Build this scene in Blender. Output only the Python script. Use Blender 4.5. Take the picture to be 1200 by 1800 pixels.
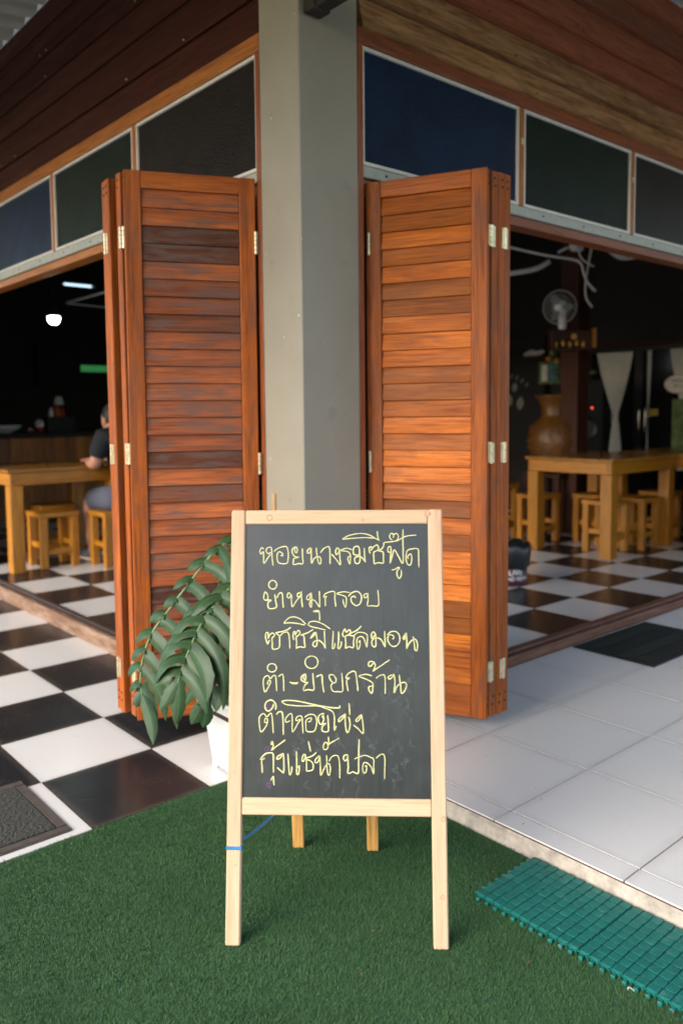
import bpy, bmesh, math, random
import numpy as np
from mathutils import Vector, Matrix
random.seed(7); rng = np.random.default_rng(7)
PI = math.pi
S = bpy.context.scene
COL = S.collection
for o in list(bpy.data.objects): bpy.data.objects.remove(o)

# ------------------------------------------------------------------ camera
CAMH = 1.1631
FPX, YAW, PITCH, ROLL, CYP = 1414.85, .8544, -.0778, -.0096, 831.51   # solved from the floor tiles (0.40 m) and the facade lines
cF = np.array([math.cos(YAW)*math.cos(PITCH), math.sin(YAW)*math.cos(PITCH), math.sin(PITCH)])
_r = np.cross(cF, [0, 0, 1]); _r /= np.linalg.norm(_r); _u = np.cross(_r, cF)
cR = _r*math.cos(ROLL)+_u*math.sin(ROLL); cU = -_r*math.sin(ROLL)+_u*math.cos(ROLL)
cC = np.array([0, 0, CAMH])
cam = bpy.data.cameras.new('camera'); camo = bpy.data.objects.new('camera', cam); COL.objects.link(camo)
m = Matrix.Identity(4)
for i in range(3):
    m[i][0] = cR[i]; m[i][1] = cU[i]; m[i][2] = -cF[i]; m[i][3] = cC[i]
camo.matrix_world = m
cam.sensor_fit = 'VERTICAL'; cam.sensor_height = 36; cam.sensor_width = 24
cam.lens = FPX/1800*36; cam.shift_y = -(900-CYP)/1800
cam.clip_start = .05; cam.clip_end = 600
cam.dof.use_dof = True; cam.dof.focus_distance = 1.95; cam.dof.aperture_fstop = 2.5
S.camera = camo

# ------------------------------------------------------------------ world, sun, exposure
SUN_EL, SUN_AZ = math.radians(34), math.radians(268)      # azimuth of the sun measured from +Y clockwise
w = bpy.data.worlds.new('World'); S.world = w; w.use_nodes = True
nt = w.node_tree; bg = nt.nodes['Background']
sky = nt.nodes.new('ShaderNodeTexSky'); sky.sky_type = 'NISHITA'; sky.sun_disc = False
sky.sun_elevation = SUN_EL; sky.sun_rotation = SUN_AZ; sky.dust_density = 2.2; sky.air_density = 1.0; sky.ozone_density = .8
nt.links.new(sky.outputs[0], bg.inputs[0]); bg.inputs[1].default_value = .15
sl = bpy.data.lights.new('sun', 'SUN'); sl.energy = 1.1; sl.angle = math.radians(45); sl.color = (1, .965, .92)
so = bpy.data.objects.new('sun', sl); COL.objects.link(so)
sd = Vector((math.sin(SUN_AZ)*math.cos(SUN_EL), math.cos(SUN_AZ)*math.cos(SUN_EL), math.sin(SUN_EL)))
so.rotation_euler = sd.to_track_quat('Z', 'Y').to_euler(); so.location = (-5, -5, 8)
S.view_settings.view_transform = 'Standard'; S.view_settings.look = 'None'
S.view_settings.exposure = 1.68; S.view_settings.gamma = 1
S.render.engine = 'CYCLES'
S.render.resolution_x = 682; S.render.resolution_y = 1024
S.cycles.max_bounces = 10; S.cycles.diffuse_bounces = 6

# ------------------------------------------------------------------ pixel helpers (a pixel gives only a direction)
def ray(x, y): return cF+cR*(x-600)/FPX-cU*(y-CYP)/FPX
def at(x, y, d): return cC+ray(x, y)*d
def on(x, y, ax, v):
    d = ray(x, y); return cC+d*((v-cC[ax])/d[ax])

ZL = -.0527       # left porch / turf level; the white porch on the right is z = 0
ZI = .015         # interior floor
FX, FY = 1.735, 2.192   # facade planes: left facade x = FX, right facade y = FY

# ------------------------------------------------------------------ materials
def new_mat(name):
    mt = bpy.data.materials.new(name); mt.use_nodes = True
    n = mt.node_tree; b = n.nodes['Principled BSDF']
    return mt, n, b
def nd(n, t, **k):
    x = n.nodes.new(t)
    for a, v in k.items(): setattr(x, a, v)
    return x
def ramp(n, fac, stops):
    r = nd(n, 'ShaderNodeValToRGB'); e = r.color_ramp.elements
    while len(e) < len(stops): e.new(.5)
    for q, (p, c) in zip(e, stops): q.position = p; q.color = (*c, 1) if len(c) == 3 else c
    n.links.new(fac, r.inputs[0]); return r
def coords(n, scale=(1, 1, 1), rand=True, rot=(0, 0, 0)):
    tc = nd(n, 'ShaderNodeTexCoord'); mp = nd(n, 'ShaderNodeMapping'); mp.inputs['Scale'].default_value = scale
    mp.inputs['Rotation'].default_value = rot
    n.links.new(tc.outputs['Object'], mp.inputs[0])
    oi = nd(n, 'ShaderNodeObjectInfo')
    if rand:
        ml = nd(n, 'ShaderNodeMath', operation='MULTIPLY'); ml.inputs[1].default_value = 53.0
        n.links.new(oi.outputs['Random'], ml.inputs[0])
        cb = nd(n, 'ShaderNodeCombineXYZ')
        for i in range(3): n.links.new(ml.outputs[0], cb.inputs[i])
        n.links.new(cb.outputs[0], mp.inputs['Location'])
    return mp, oi, tc
def noise(n, vec, scale, detail=6, rough=.6, dist=0):
    x = nd(n, 'ShaderNodeTexNoise'); x.inputs['Scale'].default_value = scale; x.inputs['Detail'].default_value = detail
    x.inputs['Roughness'].default_value = rough; x.inputs['Distortion'].default_value = dist
    n.links.new(vec, x.inputs['Vector']); return x
def mixc(n, fac, a, b, mode='MIX'):
    x = nd(n, 'ShaderNodeMix', data_type='RGBA', blend_type=mode)
    for s, v in ((x.inputs[0], fac), (x.inputs[6], a), (x.inputs[7], b)):
        if isinstance(v, bpy.types.NodeSocket): n.links.new(v, s)
        elif isinstance(v, (int, float)): s.default_value = v
        else: s.default_value = (*v, 1)
    return x.outputs[2]
def bump(n, b, h, strength=.3, dist=.002):
    x = nd(n, 'ShaderNodeBump'); x.inputs['Strength'].default_value = strength; x.inputs['Distance'].default_value = dist
    n.links.new(h, x.inputs['Height']); n.links.new(x.outputs[0], b.inputs['Normal']); return x
def plain(name, c, rough=.5, metal=0, var=.12, scale=18, bmp=.1, spec=.5, emit=None, es=1):
    mt, n, b = new_mat(name); mp, oi, tc = coords(n)
    ns = noise(n, mp.outputs[0], scale, 7)
    c = np.array(c)
    r = ramp(n, ns.outputs[0], [(.3, tuple(c*(1-var))), (.7, tuple(np.minimum(c*(1+var), 1)))])
    n.links.new(r.outputs[0], b.inputs['Base Color'])
    b.inputs['Roughness'].default_value = rough; b.inputs['Metallic'].default_value = metal
    b.inputs['Specular IOR Level'].default_value = spec
    if bmp: bump(n, b, ns.outputs[0], bmp, .001)
    if emit: b.inputs['Emission Color'].default_value = (*emit, 1); b.inputs['Emission Strength'].default_value = es
    return mt
def wood(name, cols, axis, rough=.45, spec=.4, grain=1.0, hue=.03, val=.5, wear=None, wear_amt=.5, nail=False, streak=.8, bstr=.25):
    """cols: dark, mid, light. Grain runs along the local axis. Tone varies from board to board by the object's random number."""
    mt, n, b = new_mat(name)
    sc = [26*grain, 26*grain, 26*grain]; sc['XYZ'.index(axis)] = 1.6*grain
    mp, oi, tc = coords(n, sc)
    n1 = noise(n, mp.outputs[0], 1.0, 9, .62, .6)
    sc2 = [190, 190, 190]; sc2['XYZ'.index(axis)] = 7
    mp2, _, _ = coords(n, sc2)
    n2 = noise(n, mp2.outputs[0], 1.0, 4, .6)
    r = ramp(n, n1.outputs[0], [(.12, cols[0]), (.5, cols[1]), (.90, cols[2])])
    st = ramp(n, n2.outputs[0], [(.34, (.42, .36, .33)), (.5, (.92, .92, .92)), (.68, (1.12, 1.12, 1.12))])
    c = mixc(n, streak, r.outputs[0], st.outputs[0], 'MULTIPLY')
    # board to board
    if val:
        wn = nd(n, 'ShaderNodeTexWhiteNoise', noise_dimensions='1D'); n.links.new(oi.outputs['Random'], wn.inputs[1])
        tone = ramp(n, wn.outputs[0], [(0, (1-val, 1-val*.92, 1-val*.72)), (.3, (1-val*.55, 1-val*.45, 1-val*.3)), (.55, (1, 1, 1)), (1, (1.0+val*.75, 1.0+val*.85, 1.0+val*.6))])
        c = mixc(n, 1, c, tone.outputs[0], 'MULTIPLY')
    if wear:
        mp3, _, _ = coords(n, (16, 16, 5) if axis == 'Z' else (5, 30, 30) if axis == 'X' else (30, 5, 30))
        n3 = noise(n, mp3.outputs[0], 1.0, 6, .65, .8)
        wr = ramp(n, n3.outputs[0], [(.5-.06, (0, 0, 0)), (.5+.16, (wear_amt,)*3)])
        c = mixc(n, wr.outputs[0], c, wear)
    n.links.new(c, b.inputs['Base Color'])
    rr = ramp(n, n1.outputs[0], [(.3, (rough+.15,)*3), (.7, (rough-.05,)*3)])
    n.links.new(rr.outputs[0], b.inputs['Roughness']); b.inputs['Specular IOR Level'].default_value = spec
    bump(n, b, n2.outputs[0], bstr, .0012)
    return mt
M = {}
SHUT = ((.085, .026, .012), (.23, .066, .021), (.40, .130, .036))
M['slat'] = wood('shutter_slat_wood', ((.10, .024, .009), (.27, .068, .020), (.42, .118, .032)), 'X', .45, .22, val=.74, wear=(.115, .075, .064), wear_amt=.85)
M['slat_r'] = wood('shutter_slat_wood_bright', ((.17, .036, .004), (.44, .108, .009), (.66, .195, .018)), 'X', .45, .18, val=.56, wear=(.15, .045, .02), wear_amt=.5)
M['stile'] = wood('shutter_stile_wood', ((.14, .032, .006), (.34, .080, .010), (.48, .130, .020)), 'Z', .46, .2, val=.15, wear=(.13, .055, .035), wear_amt=.55)
M['rail'] = wood('shutter_rail_wood', ((.15, .034, .006), (.37, .088, .010), (.52, .142, .020)), 'X', .46, .2, val=.15, wear=(.15, .06, .035), wear_amt=.35)
M['jamb'] = wood('jamb_wood', ((.15, .036, .010), (.24, .06, .016), (.33, .09, .022)), 'Z', .35, .5, val=.1)
M['trimY'] = wood('trim_wood_y', ((.26, .075, .010), (.44, .145, .020), (.54, .20, .034)), 'Y', .35, .5, val=.1)
M['trimX'] = wood('trim_wood_x', ((.15, .034, .009), (.24, .06, .014), (.33, .09, .02)), 'X', .35, .5, val=.1)
M['trimZ'] = wood('trim_wood_z', ((.26, .075, .010), (.42, .14, .020), (.52, .19, .034)), 'Z', .35, .5, val=.1)
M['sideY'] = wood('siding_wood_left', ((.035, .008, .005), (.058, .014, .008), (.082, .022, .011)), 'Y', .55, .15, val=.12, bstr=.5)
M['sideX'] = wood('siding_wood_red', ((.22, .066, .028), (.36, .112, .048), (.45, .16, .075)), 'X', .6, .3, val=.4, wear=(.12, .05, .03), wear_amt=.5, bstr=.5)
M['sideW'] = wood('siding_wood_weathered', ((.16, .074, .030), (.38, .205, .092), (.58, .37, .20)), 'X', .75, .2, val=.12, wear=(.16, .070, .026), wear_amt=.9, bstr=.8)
M['pine'] = wood('easel_pine', ((.42, .255, .15), (.52, .345, .22), (.58, .42, .29)), 'Z', .55, .3, grain=.8, val=0, bstr=.12, streak=.28)
M['pineX'] = wood('easel_pine_rail', ((.44, .29, .17), (.53, .38, .24), (.60, .45, .31)), 'X', .55, .3, grain=.8, val=0, bstr=.12, streak=.22)
M['pine_back'] = wood('easel_leg_wood', ((.34, .17, .05), (.52, .28, .08), (.62, .36, .12)), 'Z', .5, .3, val=.1)
M['yel'] = wood('varnished_pine', ((.25, .085, .006), (.41, .158, .010), (.52, .22, .020)), 'Z', .35, .5, val=.15)
M['yelX'] = wood('varnished_pine_rail', ((.25, .085, .006), (.41, .158, .010), (.52, .22, .020)), 'X', .35, .5, val=.15)
M['yelY'] = wood('varnished_pine_rail_y', ((.25, .085, .006), (.41, .158, .010), (.52, .22, .020)), 'Y', .35, .5, val=.15)
M['tabletop'] = wood('glossy_table_top', ((.20, .075, .010), (.32, .135, .02), (.40, .185, .034)), 'X', .16, .5, val=.15)
M['plank'] = wood('counter_plank_wood', ((.20, .05, .005), (.42, .135, .014), (.54, .21, .03)), 'Z', .4, .4, val=.35)
M['sillY'] = wood('sill_wood_y', ((.10, .05, .03), (.19, .105, .065), (.30, .19, .13)), 'Y', .7, .2, val=0, wear=(.36, .28, .22), wear_amt=.5, bstr=.6)
M['sillX'] = wood('sill_wood_x', ((.08, .03, .018), (.14, .055, .032), (.2, .085, .05)), 'X', .55, .3, val=0, wear=(.2, .12, .085), wear_amt=.5, bstr=.5)
M['sillD'] = plain('sill_track_dark', (.045, .028, .02), .4, 0, .3, 12)
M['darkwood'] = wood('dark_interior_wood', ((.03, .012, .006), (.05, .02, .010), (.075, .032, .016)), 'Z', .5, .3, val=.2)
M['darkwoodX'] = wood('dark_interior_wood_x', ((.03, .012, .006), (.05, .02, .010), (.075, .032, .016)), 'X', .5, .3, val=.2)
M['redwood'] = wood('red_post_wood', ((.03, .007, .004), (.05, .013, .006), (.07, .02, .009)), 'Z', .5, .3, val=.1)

def mat_column():
    mt, n, b = new_mat('grey_column_paint'); mp, oi, tc = coords(n, (1, 1, 1), False)
    big = noise(n, mp.outputs[0], 3, 6, .6); fine = noise(n, mp.outputs[0], 90, 6, .7)
    mp2, _, _ = coords(n, (60, 60, 2.5), False); brush = noise(n, mp2.outputs[0], 1, 5, .6)
    c = ramp(n, big.outputs[0], [(.3, (.250, .228, .180)), (.7, (.290, .265, .212))])
    chips = noise(n, mp.outputs[0], 34, 2, .4)
    ch = ramp(n, chips.outputs[0], [(.752, (0, 0, 0)), (.775, (.8, .8, .8))])
    sm = noise(n, mp.outputs[0], 11, 5, .7); sr = ramp(n, sm.outputs[0], [(.6, (0, 0, 0)), (.8, (.5, .5, .5))])
    c2 = mixc(n, sr.outputs[0], c.outputs[0], (.10, .095, .085))
    c3 = mixc(n, ch.outputs[0], c2, (.55, .54, .5))
    n.links.new(c3, b.inputs['Base Color']); b.inputs['Roughness'].default_value = .48
    mx = nd(n, 'ShaderNodeMath', operation='ADD'); n.links.new(brush.outputs[0], mx.inputs[0]); n.links.new(fine.outputs[0], mx.inputs[1])
    bump(n, b, mx.outputs[0], .25, .001); return mt
M['column'] = mat_column()
def mat_tile(name, c, rough, var):
    mt, n, b = new_mat(name); mp, oi, tc = coords(n, (1, 1, 1))
    c = np.array(c)
    ns = noise(n, mp.outputs[0], 5, 5, .6)
    r = ramp(n, ns.outputs[0], [(.3, tuple(c*(1-var))), (.7, tuple(np.minimum(1, c*(1+var))))])
    sp = noise(n, mp.outputs[0], 70, 2, .5); spr = ramp(n, sp.outputs[0], [(.74, (0, 0, 0)), (.78, (.8, .8, .8))])
    mp2, _, _ = coords(n, (3, 4, 3)); sc = noise(n, mp2.outputs[0], 2, 8, .7); scr = ramp(n, sc.outputs[0], [(.58, (0, 0, 0)), (.85, (.05, .05, .05))])
    cc = mixc(n, spr.outputs[0], r.outputs[0], (.18, .15, .12))
    cc = mixc(n, scr.outputs[0], cc, (.30, .28, .26))
    spx = nd(n, 'ShaderNodeSeparateXYZ'); n.links.new(tc.outputs['Object'], spx.inputs[0]); ab = []
    for q in (0, 1):
        aa = nd(n, 'ShaderNodeMath', operation='ABSOLUTE'); n.links.new(spx.outputs[q], aa.inputs[0]); ab.append(aa)
    mxx = nd(n, 'ShaderNodeMath', operation='MAXIMUM'); n.links.new(ab[0].outputs[0], mxx.inputs[0]); n.links.new(ab[1].outputs[0], mxx.inputs[1])
    ma = nd(n, 'ShaderNodeMath', operation='MULTIPLY_ADD'); n.links.new(ns.outputs[0], ma.inputs[0]); ma.inputs[1].default_value = .03; n.links.new(mxx.outputs[0], ma.inputs[2])
    ed = ramp(n, ma.outputs[0], [(.185, (0, 0, 0)), (.222, (.22, .22, .22))])
    cc = mixc(n, ed.outputs[0], cc, (.22, .17, .13))
    n.links.new(cc, b.inputs['Base Color'])
    rr = ramp(n, sc.outputs[0], [(.35, (rough,)*3), (.75, (rough+.05,)*3)]); n.links.new(rr.outputs[0], b.inputs['Roughness'])
    b.inputs['Specular IOR Level'].default_value = .5 if c[0] > .1 else .34
    bump(n, b, ns.outputs[0], .03, .002); return mt
M['tile_w'] = mat_tile('white_floor_tile', (.60, .59, .575), .20, .01)
M['tile_b'] = mat_tile('black_floor_tile', (.017, .018, .020), .24, .2)
M['tile_p'] = mat_tile('white_porch_tile', (.62, .61, .595), .32, .012)
M['grout'] = plain('dirty_grout', (.10, .062, .042), .9, 0, .3, 30)
M['concrete'] = plain('concrete_edge', (.36, .32, .27), .95, 0, .35, 28, .8)
M['turf_base'] = plain('turf_backing', (.026, .074, .030), .95, 0, .3, 60)
M['ground'] = plain('ground_earth', (.11, .11, .085), .95, 0, .25, 2, .3)
def mat_turf():
    mt, n, b = new_mat('artificial_grass_blades')
    a = nd(n, 'ShaderNodeAttribute', attribute_name='tone')
    r = ramp(n, a.outputs['Fac'], [(0, (.032, .085, .027)), (.35, (.040, .101, .034)), (.8, (.050, .118, .042)), (.97, (.066, .138, .054)), (1, (.12, .13, .07))])
    tc = nd(n, 'ShaderNodeTexCoord'); ns = noise(n, tc.outputs['Object'], 3.2, 4, .6)
    v = ramp(n, ns.outputs[0], [(.3, (.82, .84, .82)), (.7, (1.14, 1.12, 1.16))])
    c = mixc(n, 1, r.outputs[0], v.outputs[0], 'MULTIPLY')
    n.links.new(c, b.inputs['Base Color']); b.inputs['Roughness'].default_value = .6
    b.inputs['Specular IOR Level'].default_value = .12
    ge = nd(n, 'ShaderNodeNewGeometry'); v1 = nd(n, 'ShaderNodeVectorMath', operation='SCALE'); n.links.new(ge.outputs['Normal'], v1.inputs[0]); v1.inputs['Scale'].default_value = .5
    v2 = nd(n, 'ShaderNodeVectorMath', operation='ADD'); n.links.new(v1.outputs[0], v2.inputs[0]); v2.inputs[1].default_value = (0, 0, .7)
    v3 = nd(n, 'ShaderNodeVectorMath', operation='NORMALIZE'); n.links.new(v2.outputs[0], v3.inputs[0]); n.links.new(v3.outputs[0], b.inputs['Normal'])
    return mt
M['turf'] = mat_turf()
def mat_glass(name, c, var):
    mt, n, b = new_mat(name); mp, oi, tc = coords(n, (1, 1, 1), False)
    vo = nd(n, 'ShaderNodeTexVoronoi'); vo.inputs['Scale'].default_value = 170; n.links.new(mp.outputs[0], vo.inputs['Vector'])
    ns = noise(n, mp.outputs[0], 7, 4, .5)
    c = np.array(c); r = ramp(n, ns.outputs[0], [(.3, tuple(c*(1-var))), (.7, tuple(c*(1+var)))])
    n.links.new(r.outputs[0], b.inputs['Base Color']); b.inputs['Roughness'].default_value = .28
    b.inputs['Specular IOR Level'].default_value = .045; b.inputs['Transmission Weight'].default_value = .25
    bump(n, b, vo.outputs['Distance'], .6, .003); return mt
M['g_blue'] = mat_glass('patterned_blue_glass', (.003, .016, .052), .3)
M['g_green'] = mat_glass('patterned_green_glass', (.004, .013, .007), .3)
M['g_brown'] = mat_glass('patterned_brown_glass', (.011, .0065, .005), .3)
M['alu'] = plain('white_window_frame', (.62, .60, .56), .4, 0, .06, 20)
M['track'] = plain('grey_metal_track', (.36, .37, .33), .45, .2, .12, 30)
M['steel_dark'] = plain('dark_rusty_steel', (.03, .026, .022), .55, .3, .5, 22, .4)
M['brass'] = plain('worn_hinge_metal', (.62, .54, .36), .38, .75, .35, 60, .2)
M['screw'] = plain('dark_plug_hole', (.02, .012, .008), .8)
M['roof'] = plain('corrugated_sheet', (.46, .47, .42), .5, .1, .12, 9)
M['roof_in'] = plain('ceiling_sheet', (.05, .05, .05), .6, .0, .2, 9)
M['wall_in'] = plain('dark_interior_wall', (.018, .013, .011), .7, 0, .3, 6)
M['black'] = plain('black_plastic', (.012, .012, .013), .35)
M['blackmat'] = plain('black_matte', (.010, .010, .010), .7)
M['white'] = plain('white_plastic', (.78, .78, .76), .35, 0, .04)
M['curtain'] = plain('sheer_curtain', (.55, .55, .51), .9, 0, .1)
M['cable'] = plain('white_cable', (.55, .54, .50), .5, 0, .08)
M['greenmat'] = None
def mat_grid(name, c, s=300, strength=.7):
    mt, n, b = new_mat(name); mp, oi, tc = coords(n, (1, 1, 1), False)
    wx = nd(n, 'ShaderNodeTexWave', bands_direction='X'); wy = nd(n, 'ShaderNodeTexWave', bands_direction='Y')
    for x in (wx, wy): x.inputs['Scale'].default_value = s; n.links.new(mp.outputs[0], x.inputs['Vector'])
    mx = nd(n, 'ShaderNodeMath', operation='MULTIPLY'); n.links.new(wx.outputs['Fac'], mx.inputs[0]); n.links.new(wy.outputs['Fac'], mx.inputs[1])
    mp2, _, _ = coords(n, (1, 1, 1), True); ns = noise(n, mp2.outputs[0], 35, 5, .6)
    c = np.array(c); r = ramp(n, ns.outputs[0], [(.32, tuple(c*.75)), (.6, tuple(c)), (.78, tuple(c*.8+.07))])
    n.links.new(r.outputs[0], b.inputs['Base Color']); b.inputs['Roughness'].default_value = .45
    bump(n, b, mx.outputs[0], strength, .0012); return mt
M['greenmat'] = mat_grid('teal_green_plastic', (.004, .125, .105), 55)
def mat_doormat(name, c, c2, s):
    mt, n, b = new_mat(name); mp, oi, tc = coords(n, (1, 1, 1), False)
    wv = nd(n, 'ShaderNodeTexWave', wave_type='RINGS', rings_direction='SPHERICAL'); wv.inputs['Scale'].default_value = s*2.4; wv.inputs['Distortion'].default_value = 14
    wv.inputs['Detail Scale'].default_value = 2.2; wv.inputs['Detail'].default_value = 2
    n.links.new(mp.outputs[0], wv.inputs['Vector'])
    fine = noise(n, mp.outputs[0], 260, 6, .8)
    r = ramp(n, fine.outputs[0], [(.3, tuple(np.array(c)*.6)), (.55, c), (.75, c2)])
    n.links.new(r.outputs[0], b.inputs['Base Color']); b.inputs['Roughness'].default_value = .95
    ad = nd(n, 'ShaderNodeMath', operation='ADD'); n.links.new(wv.outputs['Fac'], ad.inputs[0]); n.links.new(fine.outputs[0], ad.inputs[1])
    bump(n, b, ad.outputs[0], .8, .004); return mt
M['carpet'] = mat_doormat('olive_carpet_pile', (.034, .035, .028), (.07, .07, .054), 5)
M['carpet_edge'] = plain('brown_rubber_border', (.062, .048, .040), .7, 0, .35, 40, .4)
M['rubber'] = mat_doormat('dark_rubber_mat', (.007, .012, .010), (.018, .026, .022), 7)
def mat_board():
    mt, n, b = new_mat('chalkboard_paint'); mp, oi, tc = coords(n, (1, 1, 1), False)
    mp2, _, _ = coords(n, (120, 120, 7), False); st = noise(n, mp2.outputs[0], 1, 6, .7)
    cl = noise(n, mp.outputs[0], 5, 5, .6, 1.2)
    r = ramp(n, st.outputs[0], [(.3, (.006, .008, .008)), (.7, (.014, .018, .018))])
    dust = ramp(n, cl.outputs[0], [(.46, (0, 0, 0)), (.75, (.5, .5, .5))])
    mx = nd(n, 'ShaderNodeMath', operation='MULTIPLY'); n.links.new(st.outputs[0], mx.inputs[0]); n.links.new(dust.outputs[0], mx.inputs[1])
    c = mixc(n, mx.outputs[0], r.outputs[0], (.05, .062, .062))
    n.links.new(c, b.inputs['Base Color'])
    rr = ramp(n, st.outputs[0], [(.3, (.30,)*3), (.7, (.40,)*3)]); n.links.new(rr.outputs[0], b.inputs['Roughness'])
    b.inputs['Specular IOR Level'].default_value = .6
    bump(n, b, st.outputs[0], .22, .0008); return mt
M['board'] = mat_board()
def mat_chalk(name, c, dens):
    mt, n, b = new_mat(name)
    uv = nd(n, 'ShaderNodeUVMap'); sp = nd(n, 'ShaderNodeSeparateXYZ'); n.links.new(uv.outputs[0], sp.inputs[0])
    # v runs 0..1 across the stroke: distance from the centre line
    s1 = nd(n, 'ShaderNodeMath', operation='SUBTRACT'); n.links.new(sp.outputs[1], s1.inputs[0]); s1.inputs[1].default_value = .5
    s2 = nd(n, 'ShaderNodeMath', operation='ABSOLUTE'); n.links.new(s1.outputs[0], s2.inputs[0])
    s3 = nd(n, 'ShaderNodeMath', operation='MULTIPLY'); n.links.new(s2.outputs[0], s3.inputs[0]); s3.inputs[1].default_value = 1.25
    tc = nd(n, 'ShaderNodeTexCoord'); ns = noise(n, tc.outputs['Object'], 420, 5, .8)
    s4 = nd(n, 'ShaderNodeMath', operation='ADD'); n.links.new(s3.outputs[0], s4.inputs[0]); n.links.new(ns.outputs[0], s4.inputs[1])
    al = ramp(n, s4.outputs[0], [(.80, (dens,)*3), (1.02, (0, 0, 0))])
    n.links.new(al.outputs[0], b.inputs['Alpha'])
    b.inputs['Base Color'].default_value = (*c, 1); b.inputs['Roughness'].default_value = .95; b.inputs['Specular IOR Level'].default_value = .1
    return mt
M['chalk'] = mat_chalk('yellow_chalk', (.60, .58, .29), .93)
M['chalk_p'] = mat_chalk('purple_chalk_smudge', (.16, .10, .19), .5)
M['chalk_g'] = mat_chalk('wiped_chalk_ghost', (.16, .20, .20), .13)
def mat_leaf():
    mt, n, b = new_mat('philodendron_leaf'); mp, oi, tc = coords(n, (1, 1, 1))
    ns = noise(n, mp.outputs[0], 14, 5, .6)
    r = ramp(n, ns.outputs[0], [(.3, (.014, .038, .014)), (.55, (.024, .060, .022)), (.8, (.040, .084, .032))])
    uv = nd(n, 'ShaderNodeUVMap'); sp = nd(n, 'ShaderNodeSeparateXYZ'); n.links.new(uv.outputs[0], sp.inputs[0])
    wv = nd(n, 'ShaderNodeMath', operation='SUBTRACT'); n.links.new(sp.outputs[0], wv.inputs[0]); wv.inputs[1].default_value = .5
    wa = nd(n, 'ShaderNodeMath', operation='ABSOLUTE'); n.links.new(wv.outputs[0], wa.inputs[0])
    vr = ramp(n, wa.outputs[0], [(.015, (.25, .25, .25)), (.05, (0, 0, 0))])
    er = ramp(n, wa.outputs[0], [(.47, (0, 0, 0)), (.5, (.45, .45, .45))])
    cc = mixc(n, vr.outputs[0], r.outputs[0], (.12, .20, .08)); cc = mixc(n, er.outputs[0], cc, (.10, .12, .04))
    n.links.new(cc, b.inputs['Base Color']); b.inputs['Roughness'].default_value = .44; b.inputs['Specular IOR Level'].default_value = .3
    bump(n, b, ns.outputs[0], .15, .002)
    return mt
M['leaf'] = mat_leaf()
M['stem'] = plain('pale_green_midrib', (.14, .22, .09), .5, 0, .2)
M['pot'] = plain('white_planter_plastic', (.62, .63, .62), .4, 0, .05, 8)
M['pebble'] = plain('pale_pebble', (.42, .40, .37), .7, 0, .4, 30)
M['soil'] = plain('dark_soil', (.04, .03, .022), .95, 0, .4, 40, .8)
M['stake'] = wood('bamboo_stake', ((.34, .2, .08), (.52, .34, .17), (.6, .42, .24)), 'Z', .5, .3, val=0)
M['ribbon'] = plain('blue_plastic_ribbon', (.02, .17, .38), .35, 0, .15)
M['skin'] = plain('skin', (.42, .20, .13), .5, 0, .08)
M['shirt'] = plain('navy_cotton', (.004, .006, .010), .9, 0, .2, 30)
M['shorts'] = plain('grey_blue_cotton', (.085, .095, .13), .9, 0, .15, 30)
M['hair'] = plain('dark_hair', (.012, .009, .007), .6, 0, .3, 60)
M['shoe'] = plain('grey_shoe', (.08, .09, .10), .7)
M['sole'] = plain('cream_sole', (.62, .50, .40), .7)
M['vase'] = wood('carved_wood_vase', ((.06, .022, .005), (.14, .055, .009), (.22, .095, .018)), 'Z', .35, .5, grain=.5, val=0, bstr=.8)
M['bag'] = plain('black_bin_bag', (.012, .014, .016), .28, 0, .3, 25, .6)
M['maroon'] = plain('maroon_bin', (.05, .012, .022), .35)
M['chrome'] = plain('chrome_handle', (.75, .75, .75), .2, 1)
M['fridge_glass'] = plain('dark_fridge_glass', (.008, .009, .010), .12, 0, .1)
M['red'] = plain('red_plastic', (.35, .03, .02), .4)
M['paper'] = plain('white_paper', (.7, .69, .66), .8)
M['orange'] = plain('orange_label', (.5, .16, .03), .5)
M['greenlit'] = plain('green_lit_strip', (.02, .12, .04), .4, emit=(.05, .30, .09), es=.16)
M['bulb'] = plain('lit_bulb', (.9, .9, .9), .3, emit=(.85, 1, .95), es=9)
M['led_r'] = plain('red_led', (.4, .02, .02), .4, emit=(1, .08, .05), es=1.2)
M['led_b'] = plain('blue_led', (.02, .06, .4), .4, emit=(.05, .2, 1), es=1.2)
M['yellowlbl'] = plain('yellow_label', (.4, .32, .05), .6)
M['gold'] = plain('gilt_ornament', (.42, .22, .04), .4, .4, .5, 40)
M['poster'] = plain('green_poster', (.10, .15, .05), .6, 0, .7, 14)

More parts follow.
